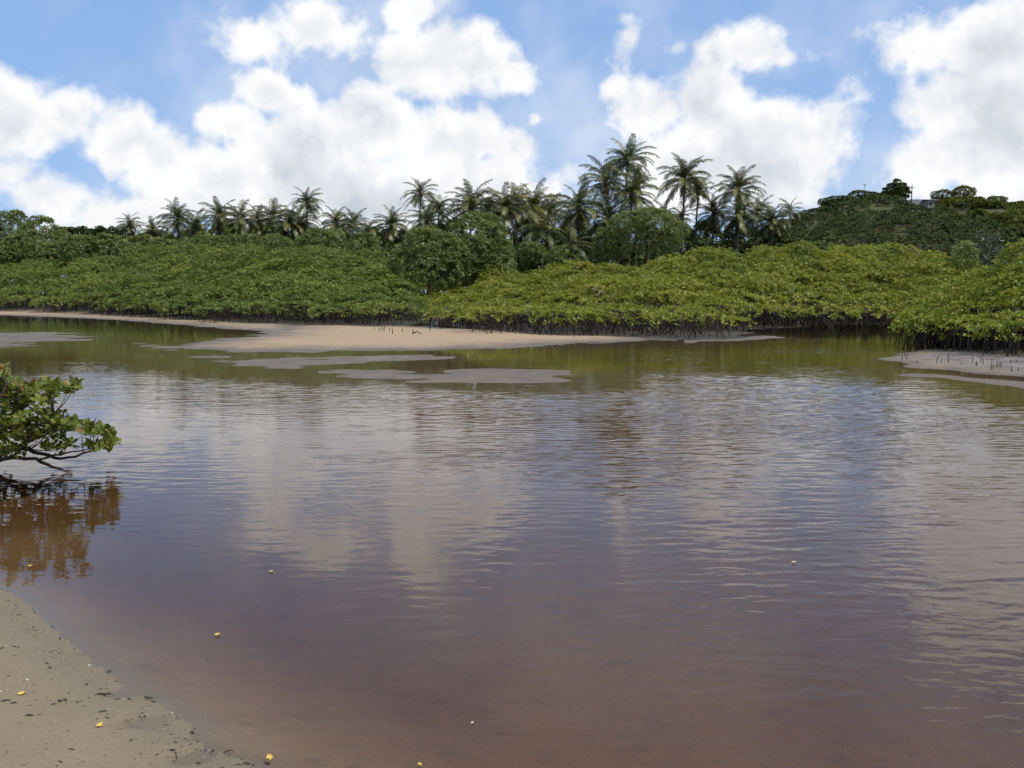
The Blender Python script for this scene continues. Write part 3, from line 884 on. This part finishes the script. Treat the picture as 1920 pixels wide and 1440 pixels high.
mid = [(788, 355, 28, 120, 'slim tall coconut palm with clear crown above the broad dark rounded tree', 'g', .02, 0.9, 2),
       (822, 384, 26, 118, 'coconut palm just right of the slim tall palm', 'g', 0, 1, 4),
       (800, 404, 34, 108, 'low coconut palm below the slim tall palm', 'g', 0, 1, 6),
       (882, 372, 46, 108, 'large coconut palm directly above the tall rounded tree', 'g', 0, 1.15, 5),
       (915, 388, 34, 112, 'coconut palm at the right shoulder of the palm above the rounded tree', 'g', 0, 1, 5),
       (946, 378, 42, 106, 'broad green coconut palm left of the yellowish palm', 'g', 0, 1.1, 7),
       (968, 372, 34, 116, 'coconut palm half hidden between broad green palm and yellowish palm', 'g', 0, 1, 4),
       (1001, 374, 42, 108, 'coconut palm with yellowing fronds in the middle of the grove', 'y', 0, 1, 5),
       (1030, 386, 34, 116, 'dark coconut palm behind and right of the yellowish palm', 'g', 0, 1, 5),
       (1016, 424, 40, 98, 'short dark coconut palm standing in front below the yellowish palm', 'g', 0, 1, 3),
       (1085, 374, 48, 104, 'coconut palm with steep brushy crown left of the three tallest palms', 'g', 0, 1.1, 8),
       (1076, 452, 30, 92, 'very short coconut palm at the mangrove edge under the brushy palm', 'g', 0, 0.9, 3),
       (1136, 326, 44, 110, 'tall coconut palm left below the tallest palm', 'g', -.02, 1, 3),
       (1176, 288, 44, 114, 'tallest coconut palm of the whole grove', 'g', .03, 1, 2),
       (1184, 350, 46, 106, 'full coconut palm right below the tallest palm', 'g', .02, 1.15, 7),
       (1140, 396, 40, 112, 'dark coconut palm low beneath the three tallest palms', 'g', 0, 1, 7)]
for k, (u, v, rp, D, lab, key, ln, fu, de) in enumerate(mid):
    palm(u, v, rp, D, lab, 'middle palm grove', 330 + k, key, ln, fu, de)
rgt = [(1284, 322, 46, 108, 'leafy tall coconut palm right of the gap beside the tallest palms', 'g', .01, 1.1, 6),
       (1309, 350, 30, 112, 'thin coconut palm with upright spear beside the leafy tall palm', 'g', .02, 0.6, 3),
       (1246, 398, 26, 122, 'low coconut palm peeping over the dome shaped bush, left one', 'g', 0, 1, 2),
       (1276, 402, 24, 124, 'low coconut palm peeping over the dome shaped bush, right one', 'g', 0, 1, 2),
       (1338, 390, 31, 110, 'dark coconut palm below and left of the lone upright palm', 'g', 0, 1.1, 7),
       (1384, 342, 42, 108, 'coconut palm standing clear right of the leafy tall palm', 'g', .015, 1, 4),
       (1384, 396, 34, 106, 'coconut palm directly below the clear standing palm', 'g', 0, 1, 6),
       (1420, 392, 32, 112, 'coconut palm right of the clear standing palm, lower', 'g', 0, 1, 5),
       (1448, 404, 32, 108, 'coconut palm near the foot of the hill, second from the right', 'g', 0, 1.1, 6),
       (1482, 388, 21, 124, 'small coconut palm at the hill foot, right of all other palms', 'g', 0, 0.8, 1)]
for k, (u, v, rp, D, lab, key, ln, fu, de) in enumerate(rgt):
    palm(u, v, rp, D, lab, 'right palm grove', 360 + k, key, ln, fu, de)
# dark understorey filling the grove between the trunks
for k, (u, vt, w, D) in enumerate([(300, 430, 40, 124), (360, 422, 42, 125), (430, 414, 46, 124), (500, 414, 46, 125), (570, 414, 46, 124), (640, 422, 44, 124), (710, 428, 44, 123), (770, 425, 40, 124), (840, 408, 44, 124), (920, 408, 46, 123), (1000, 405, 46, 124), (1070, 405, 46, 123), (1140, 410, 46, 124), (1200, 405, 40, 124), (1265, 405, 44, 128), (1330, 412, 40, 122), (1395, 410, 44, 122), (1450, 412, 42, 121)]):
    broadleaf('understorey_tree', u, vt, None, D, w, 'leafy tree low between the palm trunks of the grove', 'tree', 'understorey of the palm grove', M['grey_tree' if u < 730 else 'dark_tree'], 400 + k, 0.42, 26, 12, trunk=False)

# ------------------------------------------------------------------ wooded hill on the right
prof = [(1380, 470), (1420, 450), (1460, 420), (1490, 403), (1520, 388), (1560, 372), (1600, 362), (1640, 362), (1665, 379), (1700, 381), (1740, 380), (1765, 368), (1800, 364), (1830, 380), (1865, 373), (1900, 386), (1960, 398), (2060, 420), (2200, 450), (2500, 500)]
HD = 205.0
hx = np.linspace(at(1380, 470, HD)[0], at(2500, 500, HD)[0], 150)
hy = np.linspace(128, 300, 60)
HX, HY = np.meshgrid(hx, hy)


def hill_z(x, y):
    u = 960 + x / HD * FPX * (CP) / 1.0
    zt = np.array([at(a, b, HD)[2] for a, b in prof])
    xs = np.array([at(a, b, HD)[0] for a, b in prof])
    zr = np.interp(x, xs, zt) - 2.0
    s = np.clip((y - 128) / (HD - 128), 0, 1)
    s = s * s * (3 - 2 * s)
    bk = np.clip((y - HD - 8) / 90, 0, 1)
    return np.maximum(-0.5, 0.3 + (zr - 0.3) * s * (1 - 0.7 * bk) + 1.3 * fbm(x / 14, y / 14, 51, 3) * s * (1 - s) * 4)


HZ = hill_z(HX, HY)
V = np.stack([HX, HY, HZ], -1).reshape(-1, 3)
ii = (np.arange(59)[:, None] * 150 + np.arange(149)[None, :]).ravel()
hm = plain_material('hill_soil', (0.035, 0.035, 0.016), (0.075, 0.08, 0.028), 0.4)
tag(link('hill', mesh('hill', V, np.stack([ii, ii + 1, ii + 151, ii + 150], 1), hm, smooth=True)), kind='structure')
r = np.random.default_rng(77)


def hill_canopy(name, n, pick, mat, label, size, L):
    lob = []
    xa, xb = at(1652, 380, HD)[0], at(1757, 380, HD)[0]
    while len(lob) < n:
        x, y = r.uniform(hx[0] + 4, at(2020, 450, HD)[0]), 130 + (HD + 6 - 130) * r.uniform(0, 1) ** 0.8
        if not pick(x, y) or (xa < x < xb and y > HD - 4):
            continue
        s = r.uniform(*size) * (1 if y < 180 else 0.6)
        z = float(hill_z(np.array(x), np.array(y)))
        lob.append((x, y, z + s * 0.25, s, s, s * 0.62))
    lob = np.array(lob)
    P, N, li = sample_lobes(lob, n * 115, r, None, -0.1, 0.3, 0.9)
    A = N + np.array([0, 0, 0.5]) + r.normal(0, 0.35, P.shape)
    A /= np.linalg.norm(A, axis=1)[:, None]
    V, T = rosettes(P, A, 4, L, r, 0.6)
    tint = 0.5 + r.normal(0, 0.16, n)[li][:, None] + r.normal(0, 0.08, (len(P), 4))
    o = link(name, mesh(name, V, T, mat, np.clip(np.repeat(tint.ravel(), 2), 0, 1)))
    return tag(o, label, 'woodland', None, 'stuff')


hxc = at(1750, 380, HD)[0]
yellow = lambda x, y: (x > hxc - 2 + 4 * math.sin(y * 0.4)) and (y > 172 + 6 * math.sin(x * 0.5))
hill_canopy('hill_woodland', 460, lambda x, y: not yellow(x, y), M['dark_tree'], 'dense woodland, coloured dark as in cloud shadow, covering the slope of the hill', (1.6, 3.2), 0.42)  # cloud shadow on the slope painted by the darker leaf colour
hill_canopy('hill_scrub', 200, yellow, M['hill_light'], 'yellow green scrub, coloured lighter as in sun, on the right top of the hill', (1.2, 2.6), 0.55)  # sunlit part of the hill, painted by the lighter leaf colour


def hill_tree(u, vt, vb, w, label, mat, seed, name='hill_tree', **kw):
    return broadleaf(name, u, vt, vb, HD, w, label, 'tree', None, mat, seed, **kw)


# lone tiered tree on the ridge
c = at(1680, 374, HD)
zr = float(hill_z(np.array(c[0]), np.array(HD)))
root = empty('tiered_tree', (c[0], HD, zr))
tag(root, 'lone tiered tree standing against the sky on the hill ridge', 'tree')
r2 = np.random.default_rng(5)
Ht = at(1680, 338, HD)[2] - zr
lob = []
for k in range(5):
    f = k / 4
    zz = Ht * (0.46 + 0.50 * f)
    rr = [2.7, 3.0, 2.7, 2.0, 1.0][k]
    for q in range(7 if k < 4 else 2):
        a = q * 0.9 + k
        lob.append((rr * 0.62 * math.cos(a), rr * 0.62 * math.sin(a), zz + r2.uniform(-.12, .12), rr * 0.42, rr * 0.42, 0.34))
tag(link('crown', crown_mesh('crown', np.array(lob), 3400, 0.38, M['dark_tree'], r2, 5, bias=0.25), root), kind='stuff')
mb = MB()
mb.tube([(0, 0, -0.5), (0, 0, Ht * 0.4), (0.05, 0, Ht * 0.85)], [0.22, 0.16, 0.05], 7)
for q in range(9):
    a = q * 2.4
    zz = Ht * (0.34 + 0.055 * q)
    mb.tube([(0, 0, zz - 0.1), (1.0 * math.cos(a), 1.0 * math.sin(a), zz + 0.1), (1.8 * math.cos(a), 1.8 * math.sin(a), zz + 0.15)], [0.07, 0.05, 0.02], 5)
link('trunk', mb.mesh('trunk', M['bark']), root)
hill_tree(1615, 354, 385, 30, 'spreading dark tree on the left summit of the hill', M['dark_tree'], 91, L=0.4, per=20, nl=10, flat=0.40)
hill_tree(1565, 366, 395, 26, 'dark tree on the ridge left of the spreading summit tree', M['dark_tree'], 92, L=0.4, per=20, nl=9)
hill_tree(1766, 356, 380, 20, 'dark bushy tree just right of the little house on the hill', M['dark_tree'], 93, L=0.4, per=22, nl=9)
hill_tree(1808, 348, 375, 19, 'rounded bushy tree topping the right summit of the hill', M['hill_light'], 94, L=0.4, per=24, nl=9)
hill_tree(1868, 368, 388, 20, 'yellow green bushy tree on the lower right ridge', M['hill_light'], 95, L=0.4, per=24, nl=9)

# little house, utility pole and aerial on the ridge
c = at(1744, 388, HD - 1)
zr = c[2]
root = empty('small_house', (c[0], HD - 1, zr))
tag(root, 'tiny pale grey house half hidden on the hill ridge', 'house')
mb = MB(); mb.box((-1.2, -1.5, -2.0), (1.2, 1.8, 1.35)); wall = link('wall', mb.mesh('wall', M['house_wall'], False), root)
mb = MB()
mb.add([(-1.4, -1.8, 1.3), (1.4, -1.8, 1.3), (1.4, 0.15, 1.6), (-1.4, 0.15, 1.6), (1.4, 2.1, 1.3), (-1.4, 2.1, 1.3), (-1.4, -1.8, 1.4), (1.4, -1.8, 1.4), (1.4, 0.15, 1.7), (-1.4, 0.15, 1.7), (1.4, 2.1, 1.4), (-1.4, 2.1, 1.4)],
       [(0, 3, 2, 1), (3, 5, 4, 2), (6, 7, 8, 9), (9, 8, 10, 11), (0, 1, 7, 6), (5, 11, 10, 4), (1, 2, 8, 7), (2, 4, 10, 8), (0, 6, 9, 3), (3, 9, 11, 5)])
link('roof', mb.mesh('roof', M['roof'], False), root)
mb = MB(); mb.box((-0.9, -1.54, 0.2), (-0.3, -1.45, 0.9)); link('window', mb.mesh('window', M['glass'], False), wall)
mb = MB(); mb.box((0.3, -1.54, -0.8), (0.9, -1.45, 0.9)); link('door', mb.mesh('door', M['bark'], False), wall)
c = at(1722, 378, HD)
mb = MB(); mb.box((-1.9, -0.1, -1.0), (1.5, 0.1, 0.55))
o = link('garden_wall', mb.mesh('garden_wall', M['house_wall'], False), None, (c[0], HD + 0.6, c[2]))
tag(o, 'low pale wall between the lone tree and the house on the ridge', 'wall')
c = at(1707, 380, HD)
root = empty('utility_pole', (c[0], HD - 0.5, c[2]))
tag(root, 'thin utility pole between the lone tree and the little house', 'pole')
mb = MB(); mb.tube([(0, 0, -1.0), (0, 0, 1.7), (0, 0, 3.9)], [0.13, 0.11, 0.09], 6); link('pole', mb.mesh('pole', M['palm_bark']), root)
mb = MB(); mb.box((-0.5, -0.17, 3.2), (0.5, -0.09, 3.3)); link('crossarm', mb.mesh('crossarm', M['palm_bark'], False), root)
c = at(1621, 358, HD)
root = empty('aerial_mast', (c[0], HD, c[2]))
tag(root, 'thin aerial mast poking above the left hilltop trees', 'aerial')
mb = MB(); mb.tube([(0, 0, -3.0), (0, 0, 0), (0, 0, 1.5)], [0.05, 0.05, 0.04], 5); link('mast', mb.mesh('mast', M['metal']), root)
for k in range(3):
    mb = MB(); mb.tube([(-0.5 + 0.12 * k, 0.02 * k, 1.42 - 0.12 * k), (0.5 - 0.12 * k, 0.02 * k, 1.42 - 0.12 * k)], 0.035, 4)
    link('aerial_rod', mb.mesh('aerial_rod', M['metal']), root)

# ------------------------------------------------------------------ foreground mangrove leaning in from the left
r = np.random.default_rng(123)
B0 = at(-150, 905, 9.6)
bz = float(height(np.array([B0[0]]), np.array([B0[1]]))[0])
root = empty('mangrove_tree', (B0[0], B0[1], min(bz, 0.0)))
tag(root, 'leafy mangrove branch reaching over the water from the left edge', 'mangrove')
O = np.array(root.location)
limbs = [  # (column, row, depth) paths and radii
    ([(-150, 960, 9.6), (-90, 900, 9.6), (-30, 872, 9.5), (20, 858, 9.4), (70, 862, 9.3), (105, 878, 9.25), (132, 884, 9.25)], (0.04, 0.008)),
    ([(-30, 872, 9.5), (15, 845, 9.5), (40, 838, 9.45), (75, 850, 9.4), (120, 862, 9.4), (165, 850, 9.45), (205, 832, 9.5)], (0.035, 0.006)),
    ([(-60, 885, 9.6), (-20, 838, 9.7), (10, 800, 9.8), (40, 765, 9.8), (80, 742, 9.8), (128, 728, 9.8)], (0.035, 0.006)),
    ([(-90, 900, 9.6), (-50, 830, 9.3), (-15, 770, 9.1), (10, 735, 9.1), (5, 700, 9.2)], (0.04, 0.006)),
    ([(15, 845, 9.5), (60, 822, 9.3), (110, 806, 9.2), (160, 800, 9.3), (190, 808, 9.4)], (0.02, 0.005)),
    ([(20, 858, 9.4), (50, 832, 9.2), (85, 800, 9.1), (100, 780, 9.1)], (0.018, 0.005)),
    ([(70, 862, 9.3), (110, 852, 9.1), (150, 846, 9.1), (180, 838, 9.1)], (0.014, 0.005)),
    ([(5, 846, 9.4), (-5, 810, 9.2), (-10, 780, 9.2)], (0.02, 0.006)),
    ([(10, 720, 9.2), (14, 700, 9.25), (32, 672, 9.3)], (0.006, 0.003)),
    ([(24, 700, 9.25), (30, 690, 9.3), (24, 668, 9.3)], (0.004, 0.003)),
]
allpts, own, limb_obs = [], [], []
for path, (r0, r1) in limbs:
    pts = np.array([at(*q) for q in path]) - O
    s = np.linspace(0, 1, len(pts)); s2 = np.linspace(0, 1, len(pts) * 3)
    pts = np.stack([np.interp(s2, s, pts[:, k]) for k in range(3)], 1)
    pts[1:] += r.normal(0, 0.008, pts[1:].shape)
    mb = MB(); mb.tube(pts, np.linspace(r0, r1, len(pts)), 6)
    limb_obs.append(link('branch', mb.mesh('branch', M['bark']), root))
    own += [len(limb_obs) - 1] * len(pts)
    allpts.append(pts)
allpts = np.concatenate(allpts)
mb = MB()
mb.tube([(-0.5, 0.4, -0.3), (-0.35, 0.25, 0.2), (0.05, 0, 0.42), (0.3, 0, 0.5)], [0.10, 0.09, 0.07, 0.05], 8)
link('trunk', mb.mesh('trunk', M['bark']), root)
for k in range(9):
    a = k * 0.75
    mb = MB(); mb.tube([(-0.3, 0.2, 0.3), (-0.3 + 0.35 * math.cos(a), 0.2 + 0.35 * math.sin(a), 0.22), (-0.3 + 0.6 * math.cos(a), 0.2 + 0.6 * math.sin(a), -0.45)], [0.03, 0.026, 0.02], 5)
    link('prop_root', mb.mesh('prop_root', M['root']), root)

# one leaf: oval blade folded a little along its midrib, tip along +X
ls = np.linspace(0, 1, 6)
hw = 0.5 * 0.60 * np.sin(math.pi * (0.05 + 0.89 * ls ** 1.15)) ** 0.65
mids = np.stack([ls, 0 * ls, 0.10 * np.sin(ls * 2.2)], 1)
LV = np.concatenate([mids, mids + np.stack([0 * ls, hw, hw * 0.22], 1), mids + np.stack([0 * ls, -hw, hw * 0.22], 1)])
LF = []
for i in range(5):
    LF += [(i, i + 1, 7 + i, 6 + i), (i + 1, i, 12 + i, 13 + i)]
leafmesh = mesh('leaf', LV, LF, M['branch_leaf'], smooth=True)
clusters = [(15, 765, 55, 35, 11), (60, 745, 42, 22, 8), (100, 728, 24, 11, 5), (132, 727, 15, 10, 4), (55, 790, 55, 20, 7), (100, 788, 30, 16, 3), (130, 800, 26, 14, 4), (168, 806, 22, 11, 4), (195, 812, 16, 9, 3), (208, 828, 9, 9, 3), (90, 818, 32, 12, 4), (30, 812, 42, 16, 5), (178, 838, 14, 6, 2), (3, 696, 9, 12, 2), (15, 725, 24, 18, 4), (-5, 708, 16, 16, 3), (28, 742, 30, 16, 4), (55, 836, 40, 10, 3), (120, 838, 34, 9, 3), (10, 845, 20, 10, 2)]
twigs = MB()
nleaf = 0
for (u, v, a, b2, n) in clusters:
    for k in range(n):
        an, q = r.uniform(0, 6.283), math.sqrt(r.uniform(0, 1))
        p = at(u + a * q * math.cos(an), v + b2 * q * math.sin(an), 9.4 + r.normal(0, 0.28)) - O
        j = np.argmin(np.sum((allpts - p) ** 2, 1) + 0.3 * np.maximum(0, allpts[:, 2] - p[2]))
        j0 = allpts[j]
        bend = (j0 + p) / 2 + np.array([0, 0, -0.03])
        twigs.tube([j0, bend, p], [0.006, 0.005, 0.004], 4)
        axis_ = Vector((r.normal(0.1, 0.45), r.normal(-0.15, 0.45), 0.75)).normalized()
        basis = axis_.to_track_quat('Z', 'Y')
        for f in range(4):
            if nleaf >= 298:
                break
            o = link('leaf', leafmesh, limb_obs[own[j]], p)
            e = Matrix.Rotation(f * 1.57 + r.uniform(-.4, .4), 4, 'Z') @ Matrix.Rotation(-r.uniform(0.0, 0.85), 4, 'Y') @ Matrix.Rotation(r.uniform(-.4, .4), 4, 'X')
            o.rotation_euler = (basis.to_matrix().to_4x4() @ e).to_euler()
            s = r.uniform(0.080, 0.118)
            o.scale = (s, s, s)
            nleaf += 1
tag(link('twigs', twigs.mesh('twigs', M['bark']), root), kind='stuff')
# smaller leaves packed between them
tips, axs = [], []
for (u, v, a, b2, n) in clusters:
    for k in range(n * 4):
        an, q = r.uniform(0, 6.283), math.sqrt(r.uniform(0, 1))
        tips.append(at(u + a * q * math.cos(an), v + b2 * q * math.sin(an), 9.4 + r.normal(0, 0.25)) - O)
        ax = np.array([r.normal(0.1, 0.5), r.normal(-0.15, 0.5), 0.75]); axs.append(ax / np.linalg.norm(ax))
V, T = rosettes(np.array(tips), np.array(axs), 5, 0.075, r, 0.72, (0.0, 0.9))
tag(link('small_leaves', mesh('small_leaves', V, T, M['branch_foliage'], np.repeat(np.clip(r.normal(0.55, 0.26, len(T) // 2), 0, 1), 2)), root), kind='stuff')
# the rest of the crown, mostly beyond the left edge
c0 = at(-120, 770, 9.7) - O
lob = np.array([(c0[0] + dx, c0[1] + dy, c0[2] + dz, s, s, s * 0.7) for dx, dy, dz, s in [(0, 0, 0, .42), (-.6, .2, .15, .55), (-.2, .5, .2, .5), (-1.0, .0, .1, .5), (-.5, -.3, .3, .4)]])
tag(link('foliage', crown_mesh('foliage', lob, 900, 0.085, M['branch_foliage'], r, 5, depth=0.6, wide=0.5), root), kind='stuff')

# ------------------------------------------------------------------ right mudbank: hanging roots seedlings and shells
r = np.random.default_rng(9)


def stick(name, u, v, hpx, label, cat, lean=0.0, group=None, rad=0.014, branch=False, mat='stick'):
    g = ground_at(u, v)
    for _ in range(2):
        g = ground_at(u, v, float(height(np.array([g[0]]), np.array([g[1]]))[0]))
    H = hpx / FPX * g[1]
    mb = MB()
    mb.tube([(0, 0, -0.06), (lean * H * 0.3, 0.01, H * 0.5), (lean * H, 0, H)], [rad, rad * 0.8, rad * 0.5], 5)
    if branch:
        mb.tube([(0, 0, 0.05), (H * 0.9, 0.05, 0.12), (H * 1.9, 0.3, -0.02)], [rad, rad * 0.8, rad * 0.5], 5)
    o = link(name, mb.mesh(name, M[mat]), None, tuple(g))
    return tag(o, label, cat, group)


stick('mangrove_shoot', 720, 621, 11, 'left one of two bare shoots on the tan sandbar', 'shoot', 0.1, rad=0.022)
stick('mangrove_shoot', 736, 626, 12, 'right one of two bare shoots on the tan sandbar', 'shoot', -0.05, rad=0.022)
stick('driftwood_stick', 774, 627, 9, 'forked black driftwood stick on the sandbar edge by the creek mouth', 'driftwood', 0.1, rad=0.03, branch=True)
stick('mangrove_shoot', 1076, 632, 9, 'bare shoot on the right part of the sandbar', 'shoot', 0.05, rad=0.022)
for k in range(24):
    u = 1690 + 235 * r.uniform(0, 1)
    v = 664 + (u - 1690) * 0.105 + r.uniform(-6, 14)
    stick('breathing_root', u, v, r.uniform(4, 15), 'thin dark root standing upright in the right mudbank', 'root', r.normal(0, 0.15), 'upright roots on the right mudbank', rad=0.012, mat='root')
for k in range(12):
    u = 560 + 720 * r.uniform(0, 1)
    v = 612 + (u - 560) * 0.029 + r.uniform(-1, 5)
    stick('breathing_root', u, v, r.uniform(5, 9), 'tiny dark root standing along the mangrove edge of the sandbar', 'root', r.normal(0, 0.2), 'upright roots along the sandbar', rad=0.022, mat='root')


# ------------------------------------------------------------------ small things on the beach
def curled_leaf(name, u, v, size_px, label, mat, rz, floating=False, tilt=0.3):
    g = ground_at(u, v)
    z = 0.004
    if not floating:
        for _ in range(3):
            z = float(height(np.array([g[0]]), np.array([g[1]]))[0])
            g = ground_at(u, v, z)
        z += 0.001
    s = (0.62 if mat == 'pale_leaf' else 0.85) * size_px / FPX * math.hypot(g[1], EYE)
    a = np.linspace(0, 1, 7)
    w = 0.36 * np.sin(math.pi * (0.07 + 0.88 * a)) ** 0.8
    V, F = [], []
    for i in range(7):
        for j, f in enumerate((-1, -0.5, 0, 0.5, 1)):
            V.append(((a[i] - 0.5) * s, w[i] * f * s, s * (0.22 * f * f + tilt * (a[i] - 0.5) ** 2)))
    for i in range(6):
        for j in range(4):
            q = i * 5 + j
            F.append((q, q + 5, q + 6, q + 1))
    me = mesh(name, V, F, M[mat], smooth=True)
    o = link(name, me, None, (g[0], g[1], z))
    o.rotation_euler = (0.12, -0.1, rz)
    return tag(o, label, 'leaf')


curled_leaf('fallen_leaf', 41, 1302, 15, 'small yellow leaf on sand nearest the left edge', 'yellow_leaf', 0.4)
curled_leaf('fallen_leaf', 187, 1362, 16, 'round yellow leaf in the middle of the beach', 'yellow_leaf', 1.2, tilt=0.8)
curled_leaf('fallen_leaf', 505, 1425, 19, 'largest yellow leaf at the water edge at the bottom', 'yellow_leaf', 2.0, True, tilt=0.7)
curled_leaf('floating_leaf', 408, 1192, 12, 'pale yellow leaf floating off the beach', 'yellow_leaf', 0.2, True)
curled_leaf('floating_leaf', 886, 1357, 11, 'faint tan leaf floating at bottom centre', 'pale_leaf', 0.9, True, 0.1)
curled_leaf('floating_leaf', 787, 1436, 11, 'yellow leaf floating at the bottom edge right of the beach', 'yellow_leaf', 2.4, True)
curled_leaf('floating_leaf', 57, 1063, 10, 'yellow leaf floating in the reflection under the mangrove branch', 'yellow_leaf', 0.1, True)
curled_leaf('floating_leaf', 1489, 1056, 15, 'pale leaf floating alone on the rippled right water', 'pale_leaf', 0.1, True, 0.1)
curled_leaf('floating_leaf', 509, 1073, 13, 'pale leaf floating left of the centre cloud reflection', 'pale_leaf', 0.1, True, 0.1)


def lying_stick(u, v, lpx, rz, label, rad, z0=None):
    g = ground_at(u, v)
    z = float(height(np.array([g[0]]), np.array([g[1]]))[0])
    g = ground_at(u, v, z)
    s = lpx / FPX * math.hypot(g[1], EYE)
    mb = MB()
    rad *= 0.6
    mb.tube([(-s / 2, 0, 0.004), (-s / 5, s * 0.04, 0.007), (s / 4, -s * 0.03, 0.006), (s / 2, 0.01 * s, 0.003)], [rad * 0.6, rad, rad * 0.9, rad * 0.5], 6)
    o = link('beach_twig', mb.mesh('beach_twig', M['stick']), None, (g[0], g[1], z + rad * 0.5))
    o.rotation_euler = (0, 0, rz)
    return tag(o, label, 'twig')


lying_stick(195, 1304, 32, 0.05, 'thickest dark twig lying on the beach near the water', 0.007)
lying_stick(279, 1311, 16, -0.1, 'short dark twig by the waterline right of the thickest twig', 0.006)
lying_stick(193, 1336, 14, 0.6, 'short dark twig below the thickest twig on the beach', 0.005)
lying_stick(55, 1344, 14, 0.2, 'dark scrap of bark on the sand left of the round yellow leaf', 0.007)
lying_stick(428, 1411, 18, 0.7, 'slanting dark twig at the lower water edge', 0.005)
lying_stick(1330, 1287, 38, 0.1, 'dark stick lying under the water at lower right', 0.010)


def litter(name, mat, n, label, size, up, seed, reach):
    r = np.random.default_rng(seed)
    V, F = [], []
    uv = np.stack([r.uniform(-60, 520, n * 5), r.uniform(1090, 1460, n * 5)], 1)
    gs = np.array([ground_at(*q) for q in uv])
    hs = height(gs[:, 0], gs[:, 1])
    ok = np.nonzero(hs > reach)[0][:n]
    for q in ok:
        h = float(hs[q])
        g = ground_at(*uv[q], h)
        s = size * r.lognormal(0, 0.45)
        a = r.uniform(0, 3.14) if r.uniform() < 0.4 else r.normal(0, 0.5)
        el = r.uniform(1.2, 3.4)
        ca, sa = math.cos(a), math.sin(a)
        b0 = len(V)
        for (x, y, z) in [(-1, 0, 0), (0, -.5, 0), (1, 0, 0), (0, .5, 0), (-.3, 0, 1), (.35, 0.05, .9)]:
            x *= s * el * 0.5; y *= s * 0.9; z *= s * up
            V.append((g[0] + x * ca - y * sa, g[1] + x * sa + y * ca, h - 0.001 + z))
        F += [(b0, b0 + 1, b0 + 4), (b0 + 1, b0 + 5, b0 + 4), (b0 + 1, b0 + 2, b0 + 5), (b0 + 2, b0 + 3, b0 + 5), (b0 + 3, b0 + 4, b0 + 5), (b0 + 3, b0, b0 + 4)]
    return tag(link(name, mesh(name, V, F, M[mat])), label, 'litter', None, 'stuff')


litter('beach_litter', 'litter', 1500, 'dark scraps of leaf and bark scattered over the near beach', 0.0055, 0.5, 3, 0.0)
litter('shell_fragments', 'shell', 170, 'small white shell fragments scattered over the near beach', 0.0035, 0.6, 4, 0.0)
